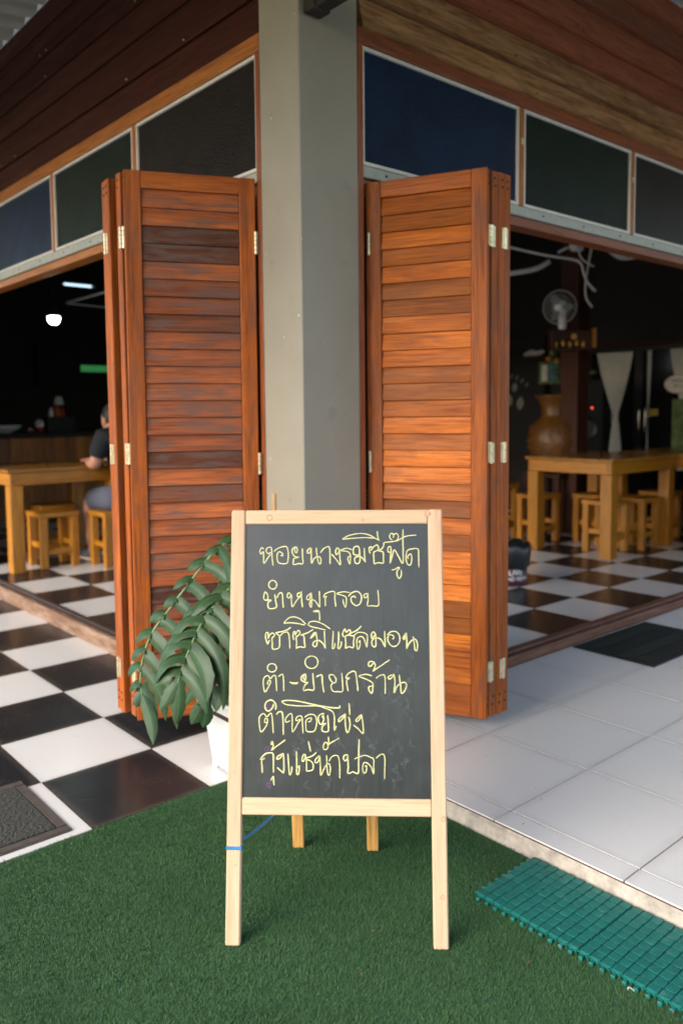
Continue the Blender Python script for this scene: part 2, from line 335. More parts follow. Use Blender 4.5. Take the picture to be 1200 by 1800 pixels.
# ------------------------------------------------------------------ mesh helpers
def link(o, parent=None):
    COL.objects.link(o)
    if parent is not None: o.parent = parent
    return o
def tag(o, label=None, cat=None, group=None, kind=None):
    for k, v in (('label', label), ('category', cat), ('group', group), ('kind', kind)):
        if v: o[k] = v
    return o
def thing(name, loc, label, cat, group=None, rz=0):
    o = bpy.data.objects.new(name, None); o.empty_display_size = .05; link(o); o.location = loc; o.rotation_euler = (0, 0, rz)
    return tag(o, label, cat, group)
class MB:
    def __init__(s): s.v = []; s.f = []; s.uv = None
    def add(s, vs, fs):
        b = len(s.v); s.v += [tuple(map(float, v)) for v in vs]; s.f += [tuple(b+i for i in f) for f in fs]; return s
    def box(s, lo, hi, ch=0.0):
        x0, y0, z0 = lo; x1, y1, z1 = hi
        if ch <= 0:
            return s.add([(x0, y0, z0), (x1, y0, z0), (x1, y1, z0), (x0, y1, z0), (x0, y0, z1), (x1, y0, z1), (x1, y1, z1), (x0, y1, z1)],
                         [(3, 2, 1, 0), (4, 5, 6, 7), (0, 1, 5, 4), (1, 2, 6, 5), (2, 3, 7, 6), (3, 0, 4, 7)])
        bm = bmesh.new(); bmesh.ops.create_cube(bm, size=1)
        for v in bm.verts:
            v.co = Vector(((x0+x1)/2+v.co.x*(x1-x0), (y0+y1)/2+v.co.y*(y1-y0), (z0+z1)/2+v.co.z*(z1-z0)))
        bmesh.ops.bevel(bm, geom=bm.edges[:], offset=ch, segments=1, affect='EDGES')
        s.add([v.co[:] for v in bm.verts], [[v.index for v in f.verts] for f in bm.faces]); bm.free(); return s
    def frame_box(s, o, ax, ay, az, lo, hi, ch=0.0):
        t = MB().box(lo, hi, ch); o, ax, ay, az = map(np.array, (o, ax, ay, az))
        return s.add([o+ax*v[0]+ay*v[1]+az*v[2] for v in t.v], t.f)
    def lathe(s, prof, seg=20, c=(0, 0, 0)):
        vs = []; fs = []
        for r, z in prof:
            for k in range(seg):
                a = 2*PI*k/seg; vs.append((c[0]+r*math.cos(a), c[1]+r*math.sin(a), c[2]+z))
        for i in range(len(prof)-1):
            for k in range(seg):
                a, b = i*seg+k, i*seg+(k+1) % seg; fs.append((a, b, b+seg, a+seg))
        fs.append(tuple(range(seg))[::-1]); fs.append(tuple((len(prof)-1)*seg+k for k in range(seg)))
        return s.add(vs, fs)
    def tube(s, pts, rad, seg=8):
        pts = [Vector(p) for p in pts]; rad = rad if hasattr(rad, '__len__') else [rad]*len(pts)
        vs = []; fs = []; up = Vector((0, 0, 1)); prev = None
        for i, p in enumerate(pts):
            d = (pts[min(i+1, len(pts)-1)]-pts[max(i-1, 0)]).normalized()
            x = (prev - d*prev.dot(d)) if prev is not None else (up.cross(d) if abs(d.z) < .95 else Vector((1, 0, 0)))
            x = (x-d*x.dot(d)).normalized(); prev = x; y = d.cross(x)
            for k in range(seg):
                a = 2*PI*k/seg; vs.append(p+(x*math.cos(a)+y*math.sin(a))*rad[i])
        for i in range(len(pts)-1):
            for k in range(seg):
                a, b = i*seg+k, i*seg+(k+1) % seg; fs.append((a, b, b+seg, a+seg))
        fs.append(tuple(range(seg))[::-1]); fs.append(tuple((len(pts)-1)*seg+k for k in range(seg)))
        return s.add(vs, fs)
    def sphere(s, c, r, seg=14, rings=9):
        r = r if hasattr(r, '__len__') else (r, r, r); prof = []
        vs = []; fs = []
        for i in range(1, rings):
            t = PI*i/rings
            for k in range(seg):
                a = 2*PI*k/seg; vs.append((c[0]+r[0]*math.sin(t)*math.cos(a), c[1]+r[1]*math.sin(t)*math.sin(a), c[2]-r[2]*math.cos(t)))
        nb = len(vs); vs += [(c[0], c[1], c[2]-r[2]), (c[0], c[1], c[2]+r[2])]
        for i in range(rings-2):
            for k in range(seg):
                a, b = i*seg+k, i*seg+(k+1) % seg; fs.append((a, b, b+seg, a+seg))
        for k in range(seg):
            fs.append((nb, (k+1) % seg, k)); fs.append((nb+1, (rings-2)*seg+k, (rings-2)*seg+(k+1) % seg))
        return s.add(vs, fs)
    def mesh(s, name, mat, smooth=False):
        me = bpy.data.meshes.new(name); me.from_pydata(s.v, [], s.f); me.update()
        if mat is not None: me.materials.append(mat)
        if smooth: me.polygons.foreach_set('use_smooth', [True]*len(me.polygons))
        return me
    def build(s, name, mat, parent=None, loc=None, smooth=False):
        o = bpy.data.objects.new(name, s.mesh(name, mat, smooth)); link(o, parent)
        if loc is not None: o.location = loc
        return o
def inst(name, me, parent=None, loc=(0, 0, 0), rot=None):
    o = bpy.data.objects.new(name, me); link(o, parent); o.location = loc
    if rot: o.rotation_euler = rot
    return o
def catmull(pts, n=6):
    P = [np.array(p, float) for p in pts]; P = [2*P[0]-P[1]]+P+[2*P[-1]-P[-2]]; out = []
    for i in range(1, len(P)-2):
        for k in range(n):
            t = k/n; a, b, c, d = P[i-1:i+3]
            out.append(.5*((2*b)+(-a+c)*t+(2*a-5*b+4*c-d)*t*t+(-a+3*b-3*c+d)*t**3))
    out.append(P[-2]); return out
def copy_tree(o, parent=None):
    c = o.copy(); COL.objects.link(c); c.parent = parent
    for ch in o.children: copy_tree(ch, c)
    return c

# ------------------------------------------------------------------ ground, floors
tag(MB().box((-90, -90, ZL-.5), (90, 90, ZL-.045)).build('ground', M['ground']), kind='structure')
turf = MB().box((-4, -4, ZL-.040), (1.753, 2.196, ZL-.002)).build('artificial_lawn', M['turf_base']); tag(turf, kind='structure')
# blades: stuff nobody could count
N = 620000
bx = rng.uniform(-.75, 1.748, N); by = rng.uniform(-.5, 2.193, N); by = by + .004*np.sin(bx*40)
keep = (by < 2.196) & ((bx*.655+by*.752) > .35); bx = bx[keep]; by = by[keep]; N = len(bx)
ang = rng.uniform(0, 2*PI, N); lean = rng.uniform(.1, .9, N); hgt = rng.uniform(.005, .0095, N); wd = rng.uniform(.0006, .0011, N)
# pile direction drifts slowly over the lawn as trodden artificial grass does
pile = 2.2+1.3*np.sin(bx*3.1+1)+1.1*np.cos(by*2.7)
dirx = .9*np.cos(ang)+.3*np.cos(pile); diry = .9*np.sin(ang)+.3*np.sin(pile)
tx = bx+dirx*lean*hgt*1.2; ty = by+diry*lean*hgt*1.2; tz = ZL-.003+hgt*np.sqrt(np.clip(1-(lean*.75)**2, .15, 1))
ang2 = rng.uniform(0, 2*PI, N); px_, py_ = -np.sin(ang2)*wd, np.cos(ang2)*wd
V = np.empty((N, 4, 3)); zb = np.full(N, ZL-.003)
V[:, 0] = np.stack([bx-px_, by-py_, zb], 1); V[:, 1] = np.stack([bx+px_, by+py_, zb], 1)
V[:, 2] = np.stack([tx+px_*.45, ty+py_*.45, tz], 1); V[:, 3] = np.stack([tx-px_*.45, ty-py_*.45, tz], 1)
me = bpy.data.meshes.new('grass_blades'); me.vertices.add(4*N); me.vertices.foreach_set('co', V.ravel())
me.loops.add(4*N); me.loops.foreach_set('vertex_index', np.arange(4*N)); me.polygons.add(N)
me.polygons.foreach_set('loop_start', np.arange(0, 4*N, 4)); me.polygons.foreach_set('loop_total', np.full(N, 4))
tone = np.clip(rng.normal(.45, .25, N), 0, .96); tone[rng.random(N) < .006] = 1
atr = me.attributes.new('tone', 'FLOAT', 'POINT'); atr.data.foreach_set('value', np.repeat(tone, 4))
me.update(); me.validate(); me.materials.append(M['turf'])
tag(link(bpy.data.objects.new('grass_blades', me), turf), kind='stuff')

def tile_mesh(name, w, d, h, mat): return MB().box((-w/2, -d/2, -h), (w/2, d/2, 0), 0).mesh(name, mat)
T = .4; G = .0042
tW = tile_mesh('tile_white', T-G, T-G, .008, M['tile_w']); tB = tile_mesh('tile_black', T-G, T-G, .008, M['tile_b']); tP = tile_mesh('tile_porch', T-G, T-G, .008, M['tile_p'])
# left porch, chequered; tile lines at x = 1.735 - 0.4 i, y = 2.193 + 0.4 j
pl_ = MB().box((-3.0, 2.198, ZL-.12), (1.740, 9.0, ZL-.0035)).build('porch_floor', M['grout']); tag(pl_, kind='structure')
for i in range(9):
    for j in range(11):
        x = 1.735-.4*i-.2; y = 2.195+.4*j+.2
        inst('tile', tB if (i+j) % 2 == 1 else tW, pl_, (x, y, ZL+random.uniform(-.0005, .0005)))
# right porch: white tiles on a concrete slab with a bare edge
pr_ = MB().box((1.757, -3.5, -.2), (9.0, 2.20, -.0065), .006).build('porch_floor', M['concrete']); tag(pr_, kind='structure')
gr = MB().box((1.762, -3.4, -.0064), (8.9, 2.195, -.0042)).build('grout_bed', M['grout'], pr_)
strip = tile_mesh('tile_strip', .073, T-G, .008, M['tile_p'])
for j in range(-6, 3):
    y = .983+.4*j+.2
    inst('tile', strip, pr_, (1.7625+.0365+.003, y, 0))
    for i in range(0, 13):
        inst('tile', tP, pr_, (1.8435+.4*i+.2, y, random.uniform(-.0005, .0005)))
# interior chequered floor; tile lines at x = .225 + .4 k, y = .315 + .4 k
fi = MB().box((1.80, 2.26, -.3), (8.1, 11.0, ZI-.0035)).build('interior_floor', M['grout']); tag(fi, kind='structure')
cand = []
for kx in range(3, 20):
    for ky in range(4, 27):
        x, y = .225+.4*kx+.2, .315+.4*ky+.2
        if x-.2 < 1.80 and x+.2 < 1.95: continue
        d = np.array([x, y, ZI])-cC; dep = cF@d; px = 600+FPX*(cR@d)/dep
        vis = (px < 330) or (px > 800 and px < 1450)
        cand.append((0 if vis else 1, dep, kx, ky, x, y))
cand.sort(); rest = {0: MB(), 1: MB()}
for q, (vv, dep, kx, ky, x, y) in enumerate(cand):
    bl = (kx+ky) % 2 == 1
    x0, x1, y0, y1 = max(x-.198, 1.81), min(x+.198, 8.08), max(y-.198, 2.27), min(y+.198, 10.98)
    if x1-x0 < .05 or y1-y0 < .05: continue
    full = x1-x0 > .39 and y1-y0 > .39
    if q < 290 and full: inst('tile', tB if bl else tW, fi, (x, y, ZI))
    elif q < 290: MB().box((x0-x, y0-y, -.008), (x1-x, y1-y, 0), .001).build('tile', M['tile_b' if bl else 'tile_w'], fi, (x, y, ZI))
    else: rest[int(bl)].box((x0, y0, ZI-.008), (x1, y1, ZI))
for k in (0, 1): tag(rest[k].build('far_tiles', M['tile_b' if k else 'tile_w'], fi), kind='stuff')

# ------------------------------------------------------------------ column
colm = thing('column', (FX, FY, 0), 'square grey painted column at the corner between the two folding doors', 'column')
MB().box((0, 0, -.2), (.268, .225, 3.45), .004).build('shaft', M['column'], colm)
bk = thing('roof_beam', (1.79, 2.18, 2.49), 'dark rusty steel roof beam running out from the top of the grey column', 'beam')
MB().box((-.03, -3.2, 0), (.03, .0, .09), .004).build('beam_tube', M['steel_dark'], bk)
MB().box((-.036, -.05, -.003), (.036, .005, .12), .002).build('end_plate', M['steel_dark'], bk)

# ------------------------------------------------------------------ facade siding, frames and transom windows
def siding(axis, label):
    t = thing('siding_wall', (FX, 2.43, 2.5) if axis == 'Y' else (2.02, FY, 2.5), label, 'wall')
    L0 = t.location
    if axis == 'Y':
        zs = [2.500, 2.632, 2.79, 2.929, 3.055, 3.19, 3.32]
        for a, b in zip(zs, zs[1:]):
            lean = .006; b -= .004
            o = MB(); x0 = .006
            vs = [(x0, 0, a+.003), (x0+.03, 0, a+.003), (x0+.03, 0, b), (x0+lean, 0, b)]
            vs = [(x, 0, z-2.5) for x, _, z in vs]+[(x, 4.2, z-2.5) for x, _, z in vs]
            o.add(vs, [(0, 1, 2, 3), (7, 6, 5, 4), (0, 3, 7, 4), (1, 0, 4, 5), (2, 1, 5, 6), (3, 2, 6, 7)])
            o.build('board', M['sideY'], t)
        MB().box((.045, 0, .0), (.09, 4.2, .95)).build('shade_backing', M['blackmat'], t)  # black sheet behind the board gaps, its colour stands in for their shade
    else:
        zs = [2.522, 2.640, 2.768, 2.900, 3.045, 3.185, 3.33]
        for q, (a, b) in enumerate(zip(zs, zs[1:])):
            b -= .007; vs = [(0, -.014, a), (0, .03, a), (0, .03, b), (0, .014, b)]
            vs = [(0, y, z-2.5) for _, y, z in vs]+[(4.6, y, z-2.5+random.uniform(-.004, .004)) for _, y, z in vs]
            o = MB().add(vs, [(3, 2, 1, 0), (4, 5, 6, 7), (4, 7, 3, 0), (5, 4, 0, 1), (6, 5, 1, 2), (7, 6, 2, 3)])
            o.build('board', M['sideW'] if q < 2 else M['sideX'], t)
        MB().box((0, .045, .02), (4.6, .09, .95)).build('shade_backing', M['blackmat'], t)  # black sheet gives the lap gaps a painted shadow line
    # nail heads
    for q in range(26):
        s = random.uniform(.1, 3.2); z = random.choice(zs[:-1])+.02-2.5
        nm = MB().sphere((0, 0, 0), .004, 6, 4)
        loc = (.004, s, z) if axis == 'Y' else (s, -.010, z)
        nm.build('nail_head', M['brass'] if axis == 'Y' and q % 2 else M['screw'], t, loc)
    return t
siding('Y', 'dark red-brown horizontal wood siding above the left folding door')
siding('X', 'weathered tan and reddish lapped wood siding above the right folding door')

def transom(axis, label, zb, zt, splits, panes):
    """splits: centre lines of mullions along the wall; panes: materials."""
    base = (FX, 2.42, 0) if axis == 'Y' else (2.003, FY, 0)
    t = thing('transom_window', base, label, 'window')
    off = base[1] if axis == 'Y' else base[0]
    def bar(name, s0, s1, z0, z1, d0, d1, mat, ch=.002, parent=t):
        lo, hi = ((d0, s0-off, z0), (d1, s1-off, z1)) if axis == 'Y' else ((s0-off, d0, z0), (s1-off, d1, z1))
        c = [(a+b)/2 for a, b in zip(lo, hi)]
        return MB().box([a-q for a, q in zip(lo, c)], [a-q for a, q in zip(hi, c)], ch).build(name, mat, parent, c)
    s0, s1 = splits[0], splits[-1]
    W = M['trimY'] if axis == 'Y' else M['trimX']
    bar('head_trim', s0-.045, s1, zt, zt+.06, .002, .07, W)
    bar('track', s0-.018, s1, zb-.045, zb-.004, .012, .075, M['track'])
    bar('header', s0-.018, s1, zb-.085, zb-.046, .030, .11, W)
    for k in range(14):
        p = s0+.1+k*.33
        if p < s1: bar('screw', p, p+.008, zb-.028, zb-.020, .0095, .0118, M['screw'], 0)
    bar('jamb', s0-.045, s0-.0185, ZL if axis == 'Y' else 0.0, zt-.0005, .002, .09, M['jamb'])
    for k in range(len(splits)-1):
        a, b = splits[k], splits[k+1]
        if k: bar('mullion', a-.0165, a+.0165, zb-.003, zt-.0005, .008, .06, M['trimZ'])
        a2, b2 = (a+.017 if k else a-.0175), b-.017
        fo = MB(); fw = .0135
        f = bar('sash', a2, b2, zb-.003, zb-.003+fw, .010, .036, M['alu'], .0015)
        bar('sash', a2, b2, zt-.001-fw, zt-.001, .010, .036, M['alu'], .0015)
        bar('sash', a2, a2+fw, zb-.003+fw, zt-.001-fw, .0105, .0355, M['alu'], .0015)
        bar('sash', b2-fw, b2, zb-.003+fw, zt-.001-fw, .0105, .0355, M['alu'], .0015)
        bar('pane', a2+fw-.002, b2-fw+.002, zb+.009, zt-.0125, .020, .026, M[panes[k]], 0)
        if axis == 'X' and k: bar('catch', a-.008, a+.006, (zb+zt)/2+.05, (zb+zt)/2+.078, .0035, .0079, M['brass'], .001)
    return t
transom('Y', 'row of dark brown, green and blue glass transom panes above the left folding door', 2.034, 2.442, [2.466, 3.395, 4.340, 5.285, 6.23], ['g_brown', 'g_green', 'g_blue', 'g_green'])
transom('X', 'row of blue, green and brown patterned glass transom panes above the right folding door', 2.054, 2.470, [2.050, 2.978, 3.914, 4.85, 5.79], ['g_blue', 'g_green', 'g_brown', 'g_blue'])

# door sills
s = thing('door_sill', (FX, 3.4, ZL), 'worn grey-brown wooden door sill between the chequered porch and the dining room', 'door sill')
MB().box((-.002, -.95, -.03), (.030, 2.9, .079), .004).build('sill_board', M['sillY'], s)
MB().box((.0305, -.95, -.03), (.050, 2.9, .072), .002).build('groove', M['sillD'], s)
MB().box((.0505, -.95, -.03), (.084, 2.9, .086), .004).build('track_rail', M['sillD'], s)
s = thing('door_sill', (3.4, FY, 0), 'dark red-brown wooden door sill along the white tiled porch', 'door sill')
MB().box((-1.38, .003, -.01), (2.4, .028, .040), .004).build('sill_board', M['sillX'], s)
MB().box((-1.38, .0285, -.01), (2.4, .045, .033), .002).build('groove', M['sillD'], s)
MB().box((-1.38, .0455, -.01), (2.4, .092, .046), .004).build('track_rail', M['sillX'], s)

# ------------------------------------------------------------------ folding louvred door leaves
PT, PH, PW = .034, 1.955, .455
slat_me = {}
def make_leaf(inner, outer, z0, label, slatmat, tilt=0, hinge_out=None, front=True, lenient=None):
    inner, outer = np.array(inner), np.array(outer)
    u = outer-inner; W = np.hypot(*u); u /= W
    n = np.array([-u[1], u[0]])
    if n@np.array([-.66, -.75]) < 0: n = -n           # n looks out to the porch
    t = thing('door_leaf', (inner[0], inner[1], z0), label, 'shutter', 'folding louvred door leaves')
    X = Vector((u[0], u[1], 0)); Y = Vector((-n[0], -n[1], 0)); Z = Vector((0, 0, 1))
    if X.cross(Y).z < 0:   # keep right handed: mirror u
        t.location = (outer[0], outer[1], z0); X = -X; mirrored = True
    else: mirrored = False
    mt = Matrix.Identity(3)
    for i in range(3): mt[i][0] = X[i]; mt[i][1] = Y[i]; mt[i][2] = Z[i]
    t.rotation_euler = (mt @ Matrix.Rotation(tilt*(-1 if mirrored else 1), 3, 'Y')).to_euler()
    sw, tr, br = .058, .060, .062
    for a in (0, W-sw): MB().box((a, 0, 0), (a+sw, PT, PH), .0025).build('stile', M['stile'], t)
    MB().box((sw+.0004, .001, PH-tr), (W-sw-.0004, PT-.001, PH-.0006), .002).build('rail', M['rail'], t)
    MB().box((sw+.0004, .001, .0006), (W-sw-.0004, PT-.001, br), .002).build('rail', M['rail'], t)
    ns = 30; span = PH-tr-br; p = span/ns
    key = (round(W, 3), slatmat)
    if key not in slat_me:
        w2 = W-2*sw-.002
        slat_me[key] = MB().box((0, -.0045, -.004), (w2, .0045, p+.004), .0015).mesh('slat', M[slatmat])
    for k in range(ns):
        o = inst('slat', slat_me[key], t, (sw+.001, .009+random.uniform(-.0008, .0008), br+p*k+.001), (-math.radians(9+random.uniform(-1.5, 1.5)), 0, random.uniform(-.003, .003)))
    if not front: pass
    # hinges on the free edge and plug holes in the stile end
    ex = 0 if mirrored else W
    sg = -1 if mirrored else 1
    for z in ((.17, .97, 1.73) if hinge_out else ()):
        if hinge_out == 'edge':
            h = MB().box((ex-.0006 if sg > 0 else ex-.0016, .017, z-.036), (ex+.0016 if sg > 0 else ex+.0006, PT+.0005, z+.036)).build('hinge', M['brass'], t)
        else:
            h = MB().box((ex-.0006 if sg > 0 else ex-.0016, -.0005, z-.036), (ex+.0016 if sg > 0 else ex+.0006, PT-.017, z+.036)).build('hinge', M['brass'], t)
        yk = PT+.001 if hinge_out == 'edge' else -.001
        kn = MB()
        for q in range(5): kn.lathe([(.0042, 0), (.0048, .001), (.0048, .0135), (.0042, .0145)], 10, (ex+sg*.003, yk, z-.038+q*.0152))
        kn.build('knuckle', M['brass'], h)
    for z in (.045, .075, PH-.05, PH-.025):
        MB().lathe([(.0045, 0), (.0045, .0016)], 10).build('plug_hole', M['screw'], t, (ex+(-.0002 if sg > 0 else .0002), PT/2+random.uniform(-.003, .003), z)).rotation_euler = (0, PI/2*sg, 0)
    return t
# left stack: the front leaf hangs on the jamb beside the column, the others fold behind it
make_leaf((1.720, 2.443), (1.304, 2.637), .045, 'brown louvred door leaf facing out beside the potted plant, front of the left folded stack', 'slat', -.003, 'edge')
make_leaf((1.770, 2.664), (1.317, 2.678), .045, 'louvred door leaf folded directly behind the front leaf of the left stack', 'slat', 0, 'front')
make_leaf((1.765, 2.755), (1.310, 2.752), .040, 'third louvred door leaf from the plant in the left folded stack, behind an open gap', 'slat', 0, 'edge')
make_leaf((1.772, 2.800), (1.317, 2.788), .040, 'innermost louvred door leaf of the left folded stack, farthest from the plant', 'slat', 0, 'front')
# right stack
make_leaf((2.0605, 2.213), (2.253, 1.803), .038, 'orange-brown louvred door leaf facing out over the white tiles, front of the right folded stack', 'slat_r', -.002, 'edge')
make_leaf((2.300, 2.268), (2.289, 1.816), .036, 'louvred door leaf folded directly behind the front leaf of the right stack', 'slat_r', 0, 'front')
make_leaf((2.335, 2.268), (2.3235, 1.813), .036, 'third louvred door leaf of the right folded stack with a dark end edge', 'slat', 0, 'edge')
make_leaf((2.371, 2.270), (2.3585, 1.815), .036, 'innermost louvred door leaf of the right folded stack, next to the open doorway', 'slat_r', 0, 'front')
# jamb hinges
for (x, y, lab, par) in ((1.7235, 2.4445, 'left', None), (2.0585, 2.2035, 'right', None)):
    t = thing('jamb_hinge', (x, y, .2), 'pair of brass hinges holding the front louvred leaf to the %s jamb' % ('brown-stained left' if lab == 'left' else 'dark right'), 'hinge')
    for z in (.77, 1.57):
        b = MB()
        for q in range(5): b.lathe([(.0046, 0), (.0053, .001), (.0053, .0145), (.0046, .0155)], 10, (0, -.006 if lab == 'left' else -.004, z-.2+q*.0162-.04+.2))
        b.box((-.001, -.004, z-.04), (.014, -.0025, z+.04)).build('knuckle', M['brass'], t)

# ------------------------------------------------------------------ canopy roofs
def canopy():
    t = thing('canopy_roof', (FX, FY, 3.33), 'grey corrugated metal canopy roof over the porch, meeting the siding', 'roof')
    per, dep, slope, out = .18, .028, math.tan(math.radians(6)), 3.3
    prof = [(0, 0), (.045, 0), (.06, 1), (.12, 1), (.135, 0)]
    def lines(a, b):
        k = math.floor(a/per); r = []
        while k*per < b:
            r += [(k*per+p, h*dep) for p, h in prof]; k += 1
        return [q for q in r if a <= q[0] <= b]
    for axis in 'YX':
        b = MB(); vs = []; prev = None
        for s, h in lines(-out, 11.0):
            st = max(0, -s); d0, d1 = -st, -out
            if d0 <= d1+.02: continue
            if axis == 'Y': P = [(d0+(.02 if s > 0 else 0), s, h+slope*d0), (d1, s, h+slope*d1)]
            else: P = [(s, d0+(.02 if s > 0 else 0), h+slope*d0-.004), (s, d1, h+slope*d1-.004)]
            i = len(vs); vs += P
            if prev is not None: b.f.append((prev, prev+1, i+1, i))
            prev = i
        b.v = vs; b.build('sheet', M['roof'], t)
    for d in (.62, 1.5, 2.4, 3.2):
        z = -slope*d-.075
        MB().box((-d-.025, -d+.03, z), (-d+.025, 10.9, z+.065)).build('purlin', M['steel_dark'], t)
        MB().box((-d+.03, -d-.025, z), (10.9, -d+.025, z+.065)).build('purlin', M['steel_dark'], t)
canopy()

# ------------------------------------------------------------------ interior shell
def struct(name, lo, hi, mat): return tag(MB().box(lo, hi).build(name, mat), kind='structure')
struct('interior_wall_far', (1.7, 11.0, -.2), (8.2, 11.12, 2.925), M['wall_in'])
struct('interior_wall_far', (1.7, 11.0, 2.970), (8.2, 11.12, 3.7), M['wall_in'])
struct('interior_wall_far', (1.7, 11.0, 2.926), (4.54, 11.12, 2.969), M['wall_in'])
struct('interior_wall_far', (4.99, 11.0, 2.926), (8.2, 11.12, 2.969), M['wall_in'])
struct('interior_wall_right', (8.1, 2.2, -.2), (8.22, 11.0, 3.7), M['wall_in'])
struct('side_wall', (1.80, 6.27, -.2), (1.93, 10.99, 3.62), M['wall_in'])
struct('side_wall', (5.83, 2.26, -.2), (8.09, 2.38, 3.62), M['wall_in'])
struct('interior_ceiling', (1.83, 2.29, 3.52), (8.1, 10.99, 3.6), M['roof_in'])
t = thing('roof_sheeting', (5.0, 6.5, 3.35), 'ribbed grey ceiling sheet hanging above the dining room', 'ceiling panel')
cs = MB()
for k in range(16): cs.box((-2.2+k*.1, -1.2, 0), (-2.115+k*.1, 2.4, .02))
cs.build('ribs', M['roof'], t)

# ------------------------------------------------------------------ A-frame chalkboard
FL, FR = np.array([.9506, 1.4855, ZL]), np.array([1.2941, 1.1594, ZL])
sx = FR-FL; SW = np.linalg.norm(sx); sx /= SW; sn = np.array([-sx[1], sx[0], 0])
so_ = (FL+FR)/2; la = math.radians(11.4); sup = np.array([*(sn[:2]*math.sin(la)), math.cos(la)]); sb = np.cross(sx, sup)  # sb points backwards? fixed below
sb = -np.cross(sup, sx); sb = sb if sb@sn > 0 else -sb
SL, LW, LT = .996, .034, .022
easel = thing('chalkboard_easel', so_, 'pine A-frame chalkboard with yellow handwritten Thai menu standing on the artificial lawn', 'chalkboard')
def smat(extra=0):
    m3 = Matrix.Identity(4)
    for i in range(3): m3[i][0] = sx[i]; m3[i][1] = sb[i]; m3[i][2] = sup[i]
    return m3
fr = smat()
easel.rotation_euler = fr.to_3x3().to_euler()      # local X across, Y backwards, Z up along the leaning front
for s_ in (-1, 1):
    MB().box((s_*SW/2-LW/2, 0, .0), (s_*SW/2+LW/2, LT, SL), .003).build('leg', M['pine'], easel)
W2 = SW/2-LW/2
MB().box((-W2+.0005, .0008, SL-.0345), (W2-.0005, LT-.001, SL-.0005), .0025).build('top_rail', M['pineX'], easel)
MB().box((-W2+.0005, .0008, .287), (W2-.0005, LT-.001, .3255), .0025).build('bottom_rail', M['pineX'], easel)
board = MB().box((-W2+.0003, .0075, .326), (W2-.0003, .0125, SL-.035)).build('board', M['board'], easel)
# knots on the pine
def disc(r, sy=1, seg=18): return MB().add([(r*math.cos(2*PI*k/seg)*(1+.12*math.sin(3*k)), 0, r*sy*math.sin(2*PI*k/seg)) for k in range(seg)], [tuple(range(seg))])
M['knot'] = plain('pine_knot', (.44, .22, .12), .5, 0, .3, 160); M['knot_in'] = plain('pine_knot_core', (.56, .33, .20), .5, 0, .25, 160)
def to_local(P): return np.array(fr.to_3x3().transposed() @ Vector(P-so_))
def sign_pt(px, py, off):
    d = ray(px, py); p0 = so_+sb*off; t_ = ((p0-cC)@sb)/(d@sb); return to_local(cC+d*t_)
for (kx, ky, r) in ((474, 910, .0072), (637, 914, .0036), (752, 903, .0085), (411, 1357, .0026), (779, 1440, .0055), (777, 1577, .005), (413, 1520, .002), (784, 1548, .002)):
    p = sign_pt(kx, ky, 0)
    k = disc(r, 1.15).build('knot', M['knot'], easel, (p[0], -.0004 if not 900 < ky < 916 else .0004, p[2]))
    disc(r*.66, 1.1).build('knot_core', M['knot_in'], k, (0, -.0004, 0))
# back legs
bl = [np.array([1.326, 1.72, ZL]), np.array([1.469, 1.57, ZL])]
hz = .955
bls = []
for k, b in enumerate(bl):
    lo = to_local(b); hi = np.array([(-.1, .1)[k], LT+.004, hz])
    hi[0] = lo[0]*.95; d = Vector(hi-lo); L = d.length; d.normalize()
    yv = Vector((0, 1, 0)); xv = Vector((1, 0, 0)); yv = d.cross(xv).normalized(); xv = yv.cross(d)
    o = MB().box((-.0155, -.010, .0), (.0155, .010, L), .002).build('back_leg', M['pine_back'], easel, lo)
    mm = Matrix.Identity(3)
    for i in range(3): mm[i][0] = xv[i]; mm[i][1] = yv[i]; mm[i][2] = d[i]
    o.rotation_euler = mm.to_euler(); bls.append((lo, hi))
MB().box((-.13, LT+.001, hz-.03), (.13, LT+.016, hz+.02), .002).build('back_cleat', M['pine_back'], easel)
a, b = bls
f1 = .62
MB().frame_box(a[0]*(1-f1)+a[1]*f1, (1, 0, 0), (0, 1, 0), (0, 0, 1), (0, .009, -.015), (b[0][0]-a[0][0], .024, .015), .002).build('back_brace', M['pine_back'], easel)
# blue ribbon tied round the leg and back to the rear leg
rb = MB(); zr = sign_pt(410, 1491, 0)[2]
rb.box((-SW/2-LW/2-.0015, -.0015, zr-.004), (-SW/2+LW/2+.0015, LT+.0015, zr+.004), .001)
p0 = np.array([-SW/2+LW/2, LT*.6, zr+.012]); p1 = a[0]*.80+a[1]*.20
for off in (0, .004):
    pts = [p0+(p1-p0)*q/8+np.array([0, 0, -.012*math.sin(PI*q/8)+off]) for q in range(9)]
    rb.tube(pts, .0016, 6)
rb.build('tie_ribbon', M['ribbon'], easel)

